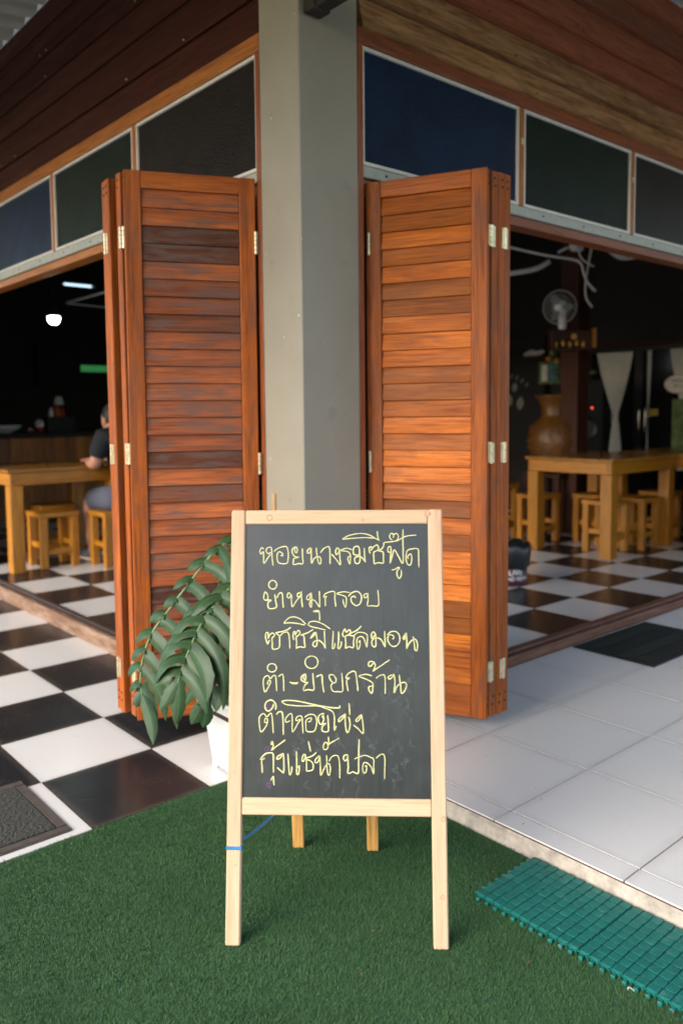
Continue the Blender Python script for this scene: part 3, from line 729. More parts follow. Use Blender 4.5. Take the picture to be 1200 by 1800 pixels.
# handwriting, traced as strokes on the board plane. Crop frames: origin, scale
CR = {1: (445, 925, .13333), 2: (590, 925, .13333), 3: (450, 1010, .19167), 4: (455, 1075, .125), 5: (595, 1075, .125), 6: (450, 1145, .11667),
      7: (585, 1145, .11667), 8: (445, 1220, .16667), 9: (445, 1290, .1), 10: (565, 1290, .1)}
def ring(cx, cy, rx, ry): return [(cx+rx*math.cos(a*.52+1.2), cy-ry*math.sin(a*.52+1.2)) for a in range(14)]
TXT = [
 [(1, [(140,300),(110,285),(88,330),(105,365),(135,335),(138,400),(142,490),(185,430),(232,365)]), (1, [(236,345),(195,360),(170,325),(190,285),(235,280),(246,340),(250,420),(262,520)]),
  (1, [(275,330),(330,290),(400,268),(445,275),(462,350),(460,430),(440,490),(345,487),(318,440),(318,370),(345,335),(385,360),(385,390),(360,383)]),
  (1, [(572,355),(548,330),(553,280),(572,278),(582,315),(572,355)]), (1, [(555,270),(518,300),(515,350),(550,400),(600,408),(540,425),(530,460),(533,505),(600,492),(655,490),(650,400),(648,290)]),
  (1, [(755,280),(715,320),(718,355),(750,345),(765,290),(765,380),(770,490),(800,430),(840,402)]), (1, [(830,280),(840,380),(860,480),(885,495),(892,435),(868,402),(835,405)]),
  (1, [(885,350),(930,295),(990,268),(1008,300),(1012,400),(1012,500)]), (1, [(1130,310),(1105,285),(1085,330),(1095,375),(1125,345),(1137,300),(1140,400),(1148,510),(1095,440),(1030,365)]),
  (2, [(215,310),(140,290),(65,320),(140,330),(185,360),(192,430),(185,500),(160,440),(165,405),(190,400)]),
  (2, [(300,378),(260,380),(230,350),(240,280),(290,265),(310,300),(315,380),(320,440),(300,490),(255,480),(250,420),(290,400),(340,410),(392,475)]), (2, [(375,285),(378,380),(388,475)]),
  (2, [(85,170),(180,120),(330,95),(440,115),(530,165),(578,190)]), (2, [(85,172),(250,157),(400,150),(520,160)]), (2, [(545,65),(550,120),(562,185)]),
  (2, [(452,360),(440,320),(442,280),(475,275),(462,322),(490,280),(540,245),(562,285),(545,320),(500,345),(500,420),(505,500)]), (2, [(505,498),(560,480),(622,485),(626,420),(620,340),(560,325),(600,302),(628,260),(632,215)]),
  (2, [(632,215),(720,205),(810,190),(880,150),(960,125),(1060,118)]), (2, [(740,185),(710,150),(715,105),(745,95),(762,130),(750,155)]), (2, [(760,112),(800,95),(822,130),(815,172),(785,190)]),
  (2, [(712,345),(685,330),(690,280),(715,268),(727,300),(720,400),(715,490),(740,400),(770,310),(820,390),(880,490),(885,350),(882,180),(885,40)]),
  (2, [(735,575),(775,570),(815,545),(838,550),(805,600),(815,670),(840,685),(862,640),(860,575)]), (2, [(955,432),(945,400),(985,365),(1000,420),(990,490),(965,515),(930,470),(925,380),(942,320),(1000,300),(1080,300),(1090,400),(1092,545)])],
 [(3, ring(153, 93, 37, 40)), (3, [(80,155),(105,180),(108,220),(85,235),(70,212),(80,160)]), (3, [(85,235),(140,235),(110,258),(120,310),(185,300),(180,240),(172,180)]), (3, [(190,215),(215,170),(240,175),(245,240),(250,305)]),
  (3, [(322,190),(300,165),(285,200),(305,215),(325,185),(325,240),(333,295),(370,240),(405,200)]), (3, [(415,165),(385,172),(380,200),(405,200),(415,155),(418,230),(425,300)]),
  (3, [(510,165),(472,195),(465,225),(490,225),(505,170),(510,240),(505,300),(490,270),(505,235),(540,240),(582,300)]), (3, [(580,150),(582,220),(584,300)]), (3, [(570,342),(525,336),(560,330),(580,345),(583,425)]),
  (3, [(635,290),(635,222),(645,200),(620,205),(640,172),(715,155),(722,220),(730,295)]), (3, [(860,165),(800,158),(740,175),(790,190),(826,215),(820,300),(800,260),(797,225)]),
  (3, [(845,200),(880,165),(930,155),(965,195),(955,260),(915,285),(875,250),(872,212),(900,198),(912,215)]), (3, [(1020,172),(990,185),(995,213),(1018,200),(1025,170),(1025,240),(1020,285),(1060,285),(1118,285),(1122,220),(1115,140)])],
 [(4, [(122,460),(95,370),(100,305),(130,300),(130,380),(150,335),(190,300),(222,335),(185,375),(190,440),(195,525),(280,510),(292,420),(285,340),(240,300),(330,280),(400,255),(450,220)]), (4, [(122,460),(150,400)]),
  (4, [(300,345),(340,300),(410,295),(430,400),(435,520)]), (4, [(350,160),(420,90),(500,75),(590,110),(660,180)]), (4, [(350,167),(430,157),(540,167),(645,190)]),
  (4, [(490,400),(480,340),(490,285),(510,285),(510,330),(550,265),(577,290),(560,330),(525,360),(530,430),(525,525)]), (4, [(525,510),(580,495),(645,500),(640,430),(630,340),(590,330),(680,300),(765,250)]),
  (4, [(780,290),(725,375),(775,335),(797,290),(815,380),(815,460),(790,495),(760,470),(775,425),(840,405),(900,450),(935,520)]), (4, [(920,270),(925,400),(935,520)]),
  (4, [(690,185),(720,145),(800,138),(900,175),(1005,245)]), (4, [(690,187),(740,212),(850,237),(940,260)]), (4, [(1045,270),(1040,380),(1032,515),(1060,500),(1070,440)]), (4, [(1120,280),(1120,400),(1110,500),(1130,520),(1155,470),(1160,420)]),
  (5, [(75,360),(55,320),(75,260),(95,250),(108,290),(150,255),(168,290),(130,330),(95,350),(100,430),(95,520)]), (5, [(95,515),(150,495),(205,505),(210,420),(215,350),(150,330),(200,290),(260,260),(320,200)]),
  (5, [(210,340),(270,295),(340,295),(400,330),(402,420),(395,500),(370,420),(335,355),(280,360),(255,410),(260,500),(275,530),(300,470),(300,408),(280,440)]),
  (5, [(505,330),(470,380),(460,330),(485,285),(515,320),(522,400),(520,480),(490,495),(465,450),(480,390),(540,370),(600,400),(650,500)]), (5, [(645,270),(650,400),(652,500)]),
  (5, [(680,330),(730,285),(800,280),(850,330),(855,420),(810,480),(750,485),(700,430),(690,360),(720,325),(768,340),(772,375),(755,388)]), (5, [(945,300),(905,370),(920,390),(943,340),(950,300),(957,420),(955,520),(985,450),(1040,395),(1080,390),(1105,450),(1100,540),(1072,535),(1060,450),(1045,350)])],
 [(6, ring(240, 247, 68, 63)), (6, [(180,500),(175,470),(198,430),(218,460),(190,530),(135,610),(110,500),(120,400),(180,365),(215,410),(255,368),(293,370),(305,480),(310,600)]), (6, [(335,380),(400,345),(415,450),(418,600)]),
  (6, [(505,462),(570,474),(637,470)]), (6, [(528,485),(625,487)]), (6, ring(835, 163, 97, 94)), (6, [(742,430),(715,400),(722,345),(748,360),(742,435),(700,448),(678,400),(705,350)]),
  (6, [(705,448),(740,465),(780,468),(735,510),(715,585),(790,575),(870,578),(862,450),(855,325)]), (6, [(905,385),(950,360),(990,360),(1000,480),(1022,620)]),
  (6, [(1165,352),(1105,355),(1110,410),(1150,465),(1195,468),(1202,410),(1168,355)]), (6, [(1195,470),(1140,490),(1130,540),(1160,600),(1230,605),(1300,600),(1303,500),(1290,320)]),
  (7, [(230,600),(210,500),(208,435),(250,402),(195,398),(235,330),(325,300),(355,400),(375,600)]), (7, [(590,370),(500,345),(390,370),(480,410),(580,460),(602,510),(585,630),(540,580),(542,532),(590,520)]),
  (7, [(600,180),(570,222),(535,215),(540,165),(590,150),(632,190),(630,240),(600,300)]), (7, [(598,298),(700,230),(855,125)]), (7, [(650,405),(690,370),(770,355),(785,450),(785,640)]),
  (7, [(885,350),(830,385),(850,415),(890,390),(912,345),(932,450),(920,625),(960,530),(1020,480),(1080,465),(1107,510),(1080,590),(1030,630),(1015,500),(995,350)])],
 [(8, [(235,165),(240,115),(215,75),(175,63),(132,95),(127,150),(160,180),(200,150),(218,100)]), (8, [(145,300),(120,295),(130,255),(152,270),(140,330),(85,400),(65,320),(67,240),(110,205),(145,238),(188,200),(202,260),(212,415)]),
  (8, [(245,215),(270,188),(305,195),(315,280),(318,430)]), (8, [(390,280),(345,297),(347,250),(400,203),(412,270),(415,400),(470,310),(505,265)]), (8, [(495,265),(452,280),(462,240),(510,235),(520,320),(525,415)]),
  (8, [(540,245),(590,215),(650,225),(670,290),(655,370),(630,395),(565,390),(555,320),(562,270),(610,250),(605,285),(580,292)]), (8, [(725,250),(740,205),(690,230),(690,290),(715,320),(742,275),(738,210)]),
  (8, [(715,320),(765,310),(730,340),(730,390),(790,390),(790,300),(785,220)]), (8, [(300,75),(380,65),(500,80),(640,110),(800,140),(905,145),(910,120)]), (8, [(300,78),(350,110),(500,125),(680,125),(760,150),(830,180),(855,240),(855,380),(876,335)]),
  (8, [(960,215),(905,260),(907,290),(948,252),(968,210),(970,300),(985,400),(1010,380),(1020,300),(1005,240)]), (8, [(1010,95),(1014,160),(1018,220)]), (8, [(1130,222),(1085,270),(1095,290),(1130,252),(1140,215),(1155,310),(1158,415),(1110,370),(1055,325)])],
 [(9, [(160,685),(155,560),(150,468),(200,430),(130,450),(190,370),(260,335),(345,345),(355,480),(357,680)]), (9, [(348,185),(315,180),(335,130),(350,185),(350,225),(320,290)]), (9, [(318,292),(420,210),(565,105)]), (9, [(310,820),(352,745),(360,830),(367,905)]),
  (9, [(515,345),(430,400),(420,445),(480,420),(522,345),(537,440),(535,670),(480,640),(420,590)]), (9, [(610,340),(620,500),(640,720),(675,650),(680,570)]), (9, [(760,300),(765,480),(765,700),(800,690),(812,560),(785,600)]),
  (9, [(915,360),(880,370),(858,460),(880,480),(910,425),(920,360)]), (9, [(905,430),(1000,402),(1060,370),(1110,325)]), (9, [(935,440),(937,550),(937,660)]), (9, [(937,655),(1040,630),(1052,530),(1000,470),(930,450)]), (9, [(970,130),(990,220),(1007,310)]),
  (9, [(1155,380),(1090,460),(1100,510),(1150,470),(1170,380),(1180,560),(1185,730),(1230,640),(1280,550),(1330,520),(1355,600),(1340,720),(1310,700),(1295,560),(1290,370)]),
  (10, [(120,45),(125,150),(100,260),(50,270),(30,240),(50,160),(92,150),(105,190)]), (10, [(110,188),(200,135),(310,70)]), (10, [(130,480),(180,400),(260,375),(305,430),(320,600),(320,780)]),
  (10, [(455,360),(400,380),(385,430),(415,475),(453,430),(458,365),(470,550),(465,690),(550,665),(642,690),(650,500),(655,250),(660,90)]),
  (10, [(575,440),(660,405),(760,375),(860,410),(915,450),(915,580),(915,700),(870,580),(800,510),(740,510),(720,600),(740,680),(780,670),(790,560),(757,575)]), (10, [(955,430),(1020,370),(1080,355),(1110,420),(1110,600),(1105,790)])]]
def ribbon(strokes, name, mat, parent, width, jit=.35, off=.0003, scale=None):
    vs = []; fs = []; uvs = []
    for si, (c, pts) in enumerate(strokes):
        ox, oy, sc = CR[c]
        P = catmull([(ox+x*sc, oy+y*sc) for x, y in pts], 5)
        L = [sign_pt(p[0], p[1], .0075) for p in P]
        w0 = width*random.uniform(.85, 1.15); acc = 0; last = None
        for i, q in enumerate(L):
            d = L[min(i+1, len(L)-1)]-L[max(i-1, 0)]; nn = np.array([-d[2], 0, d[0]]); nn /= (np.linalg.norm(nn)+1e-9)
            ww = w0*(.85+.3*math.sin(i*.55+si)*jit+.15)
            if i in (0, len(L)-1): ww *= .65
            yy = .0075-off-.00006*si
            k = len(vs); vs += [(q[0]+nn[0]*ww, yy, q[2]+nn[2]*ww), (q[0]-nn[0]*ww, yy, q[2]-nn[2]*ww)]
            if last is not None: acc += float(np.linalg.norm(q-last))
            uvs += [(acc*100, 0), (acc*100, 1)]; last = q
            if i: fs.append((k-2, k-1, k+1, k))
    me = bpy.data.meshes.new(name); me.from_pydata(vs, [], fs); me.materials.append(mat)
    ul = me.uv_layers.new(name='UVMap'); idx = np.zeros(len(me.loops), int); me.loops.foreach_get('vertex_index', idx)
    ul.data.foreach_set('uv', np.array(uvs)[idx].ravel()); me.update()
    return link(bpy.data.objects.new(name, me), parent)
for ln in TXT: ribbon(ln, 'chalk_writing', M['chalk'], board, .00205)
# wiped older writing and smudges
CR[20] = (0, 0, 1)
gh = []
for q in range(70):
    x, y = random.uniform(520, 735), random.uniform(1125, 1390); h = random.uniform(10, 26)
    gh.append((20, [(x+random.uniform(-3, 3), y), (x+random.uniform(-7, 7), y+h*.4), (x+random.uniform(-9, 9), y+h*.7), (x+random.uniform(-8, 8), y+h)]))
ribbon(gh, 'wiped_chalk', M['chalk_g'], board, .0042, off=.00015)['kind'] = 'stuff'
for (x, y, r) in ((472, 1242, 3.6), (470, 1316, 4), (473, 1380, 4)):
    ribbon([(20, [(x-r, y-r), (x+r, y-r*.4), (x-r, y+r*.2), (x+r, y+r)])], 'purple_smudge', M['chalk_p'], board, .0032, off=.0002)

# ------------------------------------------------------------------ planter, plant, stake
PX0, PX1, PY0, PY1 = 1.425, 1.645, 2.105, 2.325
pc = np.array([(PX0+PX1)/2, (PY0+PY1)/2, ZL])
pot = thing('planter', pc, 'white ribbed square plastic planter at the foot of the column, behind the chalkboard', 'planter')
def pot_body():
    bm = MB(); rows = [(.112, .012), (.113, .02), (.136, .215), (.136, .216), (.150, .225), (.152, .255), (.149, .262), (.141, .262), (.138, .235)]
    per = []
    nseg = 8
    for r, z in rows:
        ringv = []
        for side in range(4):
            a = side*PI/2
            for k in range(nseg*2):
                s = -1+2*k/(nseg*2); groove = (-.0035 if (k % 2 and .02 < z < .214 and 1 < k < 15) else 0)
                cut = .06
                x, y = r+groove, s*r
                if k == 0: x, y = r*.97, -r*.97
                ringv.append((x*math.cos(a)-y*math.sin(a), x*math.sin(a)+y*math.cos(a), z))
        per.append(ringv)
    nn = len(per[0]); vs = [v for r in per for v in r]; fs = []
    for i in range(len(per)-1):
        for k in range(nn): fs.append((i*nn+k, i*nn+(k+1) % nn, (i+1)*nn+(k+1) % nn, (i+1)*nn+k))
    fs.append(tuple(range(nn))[::-1]); return bm.add(vs, fs)
pot_body().build('pot_body', M['pot'], pot)
for sx_ in (-1, 1):
    for sy_ in (-1, 1): MB().box((sx_*.098-.013, sy_*.098-.013, 0), (sx_*.098+.013, sy_*.098+.013, .016), .002).build('foot', M['pot'], pot)
MB().box((-.137, -.137, .20), (.137, .137, .225)).build('soil', M['soil'], pot)
pebs = []
for k in range(4):
    b = MB().sphere((0, 0, 0), (random.uniform(.011, .016), random.uniform(.009, .013), random.uniform(.007, .010)), 9, 6)
    b.v = [tuple(np.array(v)*(1+.12*math.sin(v[0]*300+k)+.1*math.cos(v[1]*260))) for v in b.v]; pebs.append(b.mesh('pebble', M['pebble'], True))
for k in range(150):
    x, y = random.uniform(-.124, .124), random.uniform(-.124, .124)
    o = inst('pebble', pebs[k % 4], pot, (x, y, .232+random.uniform(0, .014)), (random.uniform(-.5, .5), random.uniform(-.5, .5), random.uniform(0, 6)))
    sc_ = random.uniform(.7, 1.2); o.scale = (sc_, sc_, sc_)

plant = thing('potted_plant', (pc[0], pc[1], ZL+.225), 'dark green split-leaf philodendron drooping over the white planter', 'plant')
PO = np.array(plant.location)
gvec = np.array([0, 0, -1.0])
def leaflet_mesh(p0, d0, tip_dir, length, width, nrm, tw=0):
    """curved blade starting at p0 along d0 and bending to tip_dir; returns mesh in plant space"""
    n = 11; c = [np.array(p0, float)]; d = np.array(d0, float)
    for i in range(n):
        t = (i+.5)/n; k = t**.75; dd = d*(1-k)+np.array(tip_dir)*k; dd /= np.linalg.norm(dd); c.append(c[-1]+dd*length/n)
    vs = []; fs = []; uv = []
    for i, q in enumerate(c):
        t = i/n; dd = c[min(i+1, n)]-c[max(i-1, 0)]; dd /= np.linalg.norm(dd)
        sd_ = np.cross(dd, nrm); sd_ /= np.linalg.norm(sd_)+1e-9; nn = np.cross(sd_, dd)
        a = tw*t; sd_, nn = sd_*math.cos(a)+nn*math.sin(a), nn*math.cos(a)-sd_*math.sin(a)
        w_ = width*np.interp(t, [0, .12, .35, .62, .82, .93, 1], [.95, .78, .95, .92, .58, .28, .01])
        w_ = w_*(1+.07*math.sin(i*2.3+length*90)); cup = .30*w_; hook = width*.9*max(0, t-.55)**1.5
        q = q+sd_*hook
        vs += [q-sd_*w_-nn*cup*.5, q-sd_*w_*.5+nn*cup*.1, q+nn*cup*.30, q+sd_*w_*.5+nn*cup*.1, q+sd_*w_-nn*cup*.5]
        uv += [(0, t), (.25, t), (.5, t), (.75, t), (1, t)]
        if i:
            b = (i-1)*5
            fs += [(b+k, b+k+1, b+k+6, b+k+5) for k in range(4)]
    return vs, fs, uv
R3, F3 = np.array([cR[0], cR[1], 0]), np.array([cF[0], cF[1], 0]); R3 /= np.linalg.norm(R3); F3 /= np.linalg.norm(F3)
UP = np.array([0, 0, 1.0])
def make_plant_leaf(pix, n_pairs, lr, ll, wd, seed=0):
    rs = random.Random(seed)
    P = catmull([at(*q)-PO for q in pix], 8)
    root = np.array([rs.uniform(-.04, .04), rs.uniform(-.04, .04), .01])
    rad = [.0042*(1-.72*i/len(P))+.0007 for i in range(len(P))]
    b = MB().tube(P, rad, 7)
    mid = (root+P[0])/2+np.array([0, 0, .12]); d0 = P[0]-P[1]
    pp = catmull([root, root*.6+mid*.4+np.array([0, 0, .03]), mid, P[0]+d0*.6, P[0]], 6)
    b.tube(pp, [.0075-.0030*i/len(pp) for i in range(len(pp))], 8)
    lf = b.build('leaf', M['stem'], plant, smooth=True)
    n = len(P)
    for k in range(n_pairs):
        for side, L in ((1, lr), (-1, ll)):
            t = min(.02+.96*(k+(.25 if side > 0 else 0))/(n_pairs-1), .995); i = min(int(t*(n-1)), n-2); p = P[i]; tan = P[min(i+2, n-1)]-P[max(i-2, 0)]; tan /= np.linalg.norm(tan)
            env = np.interp(t, [0, .2, .6, .85, 1], [.75, 1, 1, .82, .62])
            # one side of the blade turns towards the viewer and the right, the other to the left and away
            if side > 0:
                d0 = R3*.75-F3*.30+tan*.35+UP*.12; tip = -UP*.98+R3*.16+tan*.30-F3*.05; nrm = -F3*.85+UP*.35-R3*.25+tan*.1
            else:
                d0 = -R3*.80+F3*.12+tan*.30+UP*.35; tip = -UP*.80-R3*.12+tan*.55+F3*.2; nrm = -F3*.45+UP*.75-R3*.45
            if t > .9: d0 = tan*.8+(R3 if side > 0 else -R3)*.35; tip = tan*.75-UP*.55+(R3 if side > 0 else -R3)*.12; nrm = -F3*.9+UP*.3
            jit = np.array([rs.uniform(-.24, .24) for _ in range(3)]); d0 = d0+jit*.7; tip = tip+jit
            d0 /= np.linalg.norm(d0); tip /= np.linalg.norm(tip); nrm /= np.linalg.norm(nrm)
            ln = L*env*rs.uniform(.75, 1.18); w_ = wd*rs.uniform(.85, 1.1)*(.85+.15*env)
            vs, fs, uv = leaflet_mesh(p, d0, tip, ln, w_, nrm, rs.uniform(-.5, .5))
            me = bpy.data.meshes.new('leaflet'); me.from_pydata([tuple(v) for v in vs], [], fs); me.materials.append(M['leaf'])
            me.polygons.foreach_set('use_smooth', [True]*len(me.polygons))
            ul = me.uv_layers.new(name='UVMap'); idx = np.zeros(len(me.loops), int); me.loops.foreach_get('vertex_index', idx)
            ul.data.foreach_set('uv', np.array(uv)[idx].ravel()); me.update()
            link(bpy.data.objects.new('leaflet', me), lf)
make_plant_leaf([(440, 935, 2.66), (405, 950, 2.65), (370, 978, 2.63), (335, 1022, 2.61), (300, 1068, 2.60), (268, 1112, 2.59), (252, 1155, 2.58), (247, 1195, 2.57), (250, 1225, 2.56)], 12, .27, .085, .0245, seed=1)
make_plant_leaf([(408, 1030, 2.50), (382, 1058, 2.46), (358, 1090, 2.43), (338, 1130, 2.40), (322, 1170, 2.38), (313, 1200, 2.37)], 9, .235, .150, .0260, seed=2)
make_plant_leaf([(425, 1090, 2.55), (405, 1120, 2.52), (385, 1160, 2.50), (368, 1205, 2.48), (358, 1240, 2.47)], 5, .11, .13, .026, seed=3)
make_plant_leaf([(440, 985, 2.74), (415, 1010, 2.76), (395, 1050, 2.77), (382, 1100, 2.77), (376, 1150, 2.76)], 7, .18, .12, .026, seed=4)
make_plant_leaf([(470, 1010, 2.45), (500, 1040, 2.38), (530, 1090, 2.33), (548, 1150, 2.3)], 7, .16, .12, .022, seed=5)
st = thing('bamboo_stake', (1.585, 2.185, ZL+.2), 'split bamboo stake standing up from the planter beside the column', 'stake')
top = on(482, 868, 1, 2.16)
b = MB(); v = top-np.array(st.location); bv = [np.array([0, 0, .0])+v*q/6 for q in range(7)]
b.tube(bv, [.0075+.0012*(q % 2) for q in range(7)], 9).build('cane', M['stake'], st)

# ------------------------------------------------------------------ mats
gm = thing('plastic_mat', (1.496, 1.236, ZL-.005), 'teal green interlocking plastic grid mat on the lawn beside the white porch', 'mat')
cw, cl = .0268, .0262
cell = MB()
hx, hy, kc = cw/2-.0012, cl/2-.0012, .0035
for z0_, z1_, g_ in ((.012, .0180, 0), (.0180, .0188, .0010)):
    oct_ = lambda g: [(hx-g, -hy+kc), (hx-g, hy-kc), (hx-kc, hy-g), (-hx+kc, hy-g), (-hx+g, hy-kc), (-hx+g, -hy+kc), (-hx+kc, -hy+g), (hx-kc, -hy+g)]
    vs_ = [(x, y, z0_) for x, y in oct_(0)]+[(x, y, z1_) for x, y in oct_(g_)]
    cell.add(vs_, [tuple(range(8, 16))]*(z0_ > .015)+[(k, (k+1) % 8, 8+(k+1) % 8, 8+k) for k in range(8)])
for a in (-1, 1):
    cell.box((a*cw*.25-.003, -cl/2-.0005, .010), (a*cw*.25+.003, cl/2+.0005, .014))
    cell.box((-cw/2-.0005, a*cl*.25-.003, .0102), (cw/2+.0005, a*cl*.25+.003, .0142))
    cell.box((a*.009-.002, a*.008-.002, .0), (a*.009+.002, a*.008+.002, .0131))
cme = cell.mesh('mat_cell', M['greenmat'])
tooth = MB(); tooth.box((-.0035, -.008, .006), (.0035, .002, .013), .001); tooth.box((-.005, -.011, .003), (.005, -.006, .0125), .001); tme = tooth.mesh('connector', M['greenmat'])
for j in range(0, 29):
    for i in range(9):
        gap = .0022*((j+1)//12)
        inst('mat_cell', cme, gm, (.012+cw*(i+.5), -cl*(j+.5)-gap, random.uniform(.0, .0012)), (random.uniform(-.01, .01), random.uniform(-.01, .01), 0))
    if j % 1 == 0:
        inst('connector', tme, gm, (.012, -cl*(j+.5), 0), (0, 0, -PI/2))
for i in range(9): inst('connector', tme, gm, (.012+cw*(i+.5), 0, 0), (0, 0, PI))
dm = thing('doormat', (.885, 2.225, ZL), 'olive-brown carpet doormat with brown rubber border on the chequered porch', 'doormat')
MB().box((-.72, .0, .0005), (0, .415, .006), .002).build('rubber_base', M['carpet_edge'], dm)
MB().box((-.685, .034, .0061), (-.034, .381, .011), .003).build('pile', M['carpet'], dm)
for (x0, y0, x1, y1) in ((-.72, 0, 0, .034), (-.72, .381, 0, .415), (-.034, .0345, 0, .3805), (-.72, .0345, -.686, .3805)):
    MB().box((x0+.003, y0+.003, .0062), (x1-.003, y1-.003, .0085), .002).build('border', M['carpet_edge'], dm)
rm = thing('doormat', (3.365, 2.165, 0), 'black-green ribbed rubber doormat against the right door sill', 'doormat', rz=-.01)
MB().box((0, -.42, .0005), (.68, 0, .007), .002).build('rubber_base', M['blackmat'], rm)
for r in range(4):
    for k in range(22):
        x = .04+k*.0283; y = -.385+r*.092
        o = MB().box((-.042, -.0055, 0), (.042, .0055, .0045), .001).build('rib', M['rubber'], rm, (x, y+.035, .0072)); o.rotation_euler = (0, 0, PI/2+(.45 if r % 2 else -.45))

# ------------------------------------------------------------------ tables and stools
def box_part(t, name, lo, hi, mat, ch=.004):
    c = [(a+b)/2 for a, b in zip(lo, hi)]
    return MB().box([a-q for a, q in zip(lo, c)], [b-q for b, q in zip(hi, c)], ch).build(name, mat, t, c)
def table(x0, y0, x1, y1, h, label, lw=.095, group='pine dining tables'):
    t = thing('dining_table', (x0, y0, ZI), label, 'table', group); W, D = x1-x0, y1-y0; H = h-ZI
    for a in (0, W-lw):
        for b in (0, D-lw): box_part(t, 'leg', (a, b, 0), (a+lw, b+lw, H-.118), M['yel'])
    ap = .09
    box_part(t, 'apron', (.004, .003, H-.117), (W-.004, .034, H-.026), M['yelX'])
    box_part(t, 'apron', (.004, D-.034, H-.117), (W-.004, D-.003, H-.026), M['yelX'])
    box_part(t, 'apron', (.003, .035, H-.1165), (.034, D-.035, H-.0265), M['yelY'])
    box_part(t, 'apron', (W-.034, .035, H-.1165), (W-.003, D-.035, H-.0265), M['yelY'])
    n = 7; pw = (D+.03)/n
    for k in range(n): box_part(t, 'top_board', (-.018, -.015+pw*k+.0006, H-.0255), (W+.018, -.015+pw*(k+1)-.0006, H), M['tabletop'], .003)
    return t
table(5.46, 3.20, 6.44, 3.955, .775, 'varnished pine dining table beside the carved vase, stools tucked beneath')
table(6.50, 3.02, 7.45, 3.80, .775, 'varnished pine dining table in front of the glass-door fridge')
table(1.955, 5.815, 2.80, 6.62, .765, 'varnished pine dining table in front of the plank counter')
def stool(x0, y0, label, w=.285, d=.27, h=.43, rz=0):
    t = thing('wooden_stool', (x0, y0, ZI), label, 'stool', 'pine stools at the tables', rz); lw = .052; H = h-ZI
    for a in (.006, w-lw-.006):
        for b in (.006, d-lw-.006): box_part(t, 'leg', (a, b, 0), (a+lw, b+lw, H-.036), M['yel'], .003)
    for k in range(3): box_part(t, 'seat_board', (0, d/3*k+.0006, H-.0355), (w, d/3*(k+1)-.0006, H), M['yelX'], .003)
    for z in (.10,):
        box_part(t, 'stretcher', (lw+.007, .018, z), (w-lw-.007, .042, z+.045), M['yelX'], .002)
        box_part(t, 'stretcher', (lw+.007, d-.042, z), (w-lw-.007, d-.018, z+.045), M['yelX'], .002)
        box_part(t, 'stretcher', (.018, lw+.007, z+.05), (.042, d-lw-.007, z+.09), M['yelY'], .002)
        box_part(t, 'stretcher', (w-.042, lw+.007, z+.05), (w-.018, d-lw-.007, z+.09), M['yelY'], .002)
    return t
stool(5.69, 3.975, 'pine stool under the vase end of the table, beside the bin')
stool(5.66, 3.31, 'pine stool tucked behind the front corner leg of the right-hand table')
stool(6.00, 3.23, 'pine stool tucked under the long side of the right-hand table toward its far leg')
stool(6.02, 3.63, 'pine stool under the middle of the right-hand table')
stool(5.62, 4.36, 'bright orange pine stool behind the black bin bag, next to the folded door', h=.50)
stool(6.62, 3.35, 'pine stool under the second table by the fridge')
stool(2.17, 5.845, 'pine stool tucked under the table before the plank counter', w=.30, d=.29, h=.43)
stool(2.35, 6.30, 'pine stool on the counter side of the left-hand table')
seat = stool(2.53, 5.545, 'pine stool carrying the seated person in the navy shirt', w=.30, d=.29, h=.43)

# ------------------------------------------------------------------ person seated, back to the camera
def skin_mesh(verts, edges, radii, levels=2, root=0):
    me = bpy.data.meshes.new('tmp'); me.from_pydata(verts, edges, []); ob = bpy.data.objects.new('tmp', me); COL.objects.link(ob)
    md = ob.modifiers.new('s', 'SKIN'); sv = me.skin_vertices[0].data
    for i, r in enumerate(radii): sv[i].radius = (r, r) if not hasattr(r, '__len__') else r
    for i in range(len(verts)): sv[i].use_root = (i == root)
    md2 = ob.modifiers.new('d', 'SUBSURF'); md2.levels = levels
    dg = bpy.context.evaluated_depsgraph_get(); ev = ob.evaluated_get(dg).to_mesh()
    b = MB().add([v.co[:] for v in ev.vertices], [tuple(p.vertices) for p in ev.polygons])
    ob.evaluated_get(dg).to_mesh_clear(); bpy.data.objects.remove(ob); return b
per = thing('person', (2.78, 5.64, ZI), 'person in a navy t-shirt and grey-blue shorts sitting on a stool with back turned', 'person', rz=.12)
sk = [(0,0,.50),(0,-.01,.66),(0,.01,.84),(0,.05,.955),(0,.11,1.015),(0,.15,1.04),          # 0-5 pelvis..neck top
      (-.19,.03,.965),(-.245,.07,.76),(-.155,.30,.775),(-.12,.345,.775),                      # 6-9 left arm
      (.19,.03,.965),(.245,.07,.76),(.155,.30,.775),(.12,.345,.775),                          # 10-13 right arm
      (-.10,.02,.49),(-.115,.38,.47),(-.115,.36,.09),(-.115,.36,.05),(-.12,.49,.035),         # 14-18 left leg
      (.10,.02,.49),(.115,.38,.47),(.115,.36,.09),(.115,.36,.05),(.12,.49,.035)]
ed = [(0,1),(1,2),(2,3),(3,4),(4,5),(3,6),(6,7),(7,8),(8,9),(3,10),(10,11),(11,12),(12,13),(0,14),(14,15),(15,16),(16,17),(17,18),(0,19),(19,20),(20,21),(21,22),(22,23)]
ra = [.13,.125,.14,.115,.055,.052,.062,.047,.034,.03,.062,.047,.034,.03,.085,.058,.037,.04,.03,.085,.058,.037,.04,.03]
body = skin_mesh(sk, ed, ra)
hc = (0, .205, 1.095)
body.sphere(hc, (.075, .095, .112), 20, 14)
body.sphere((0, .295, 1.065), (.013, .018, .016), 10, 7)                 # nose
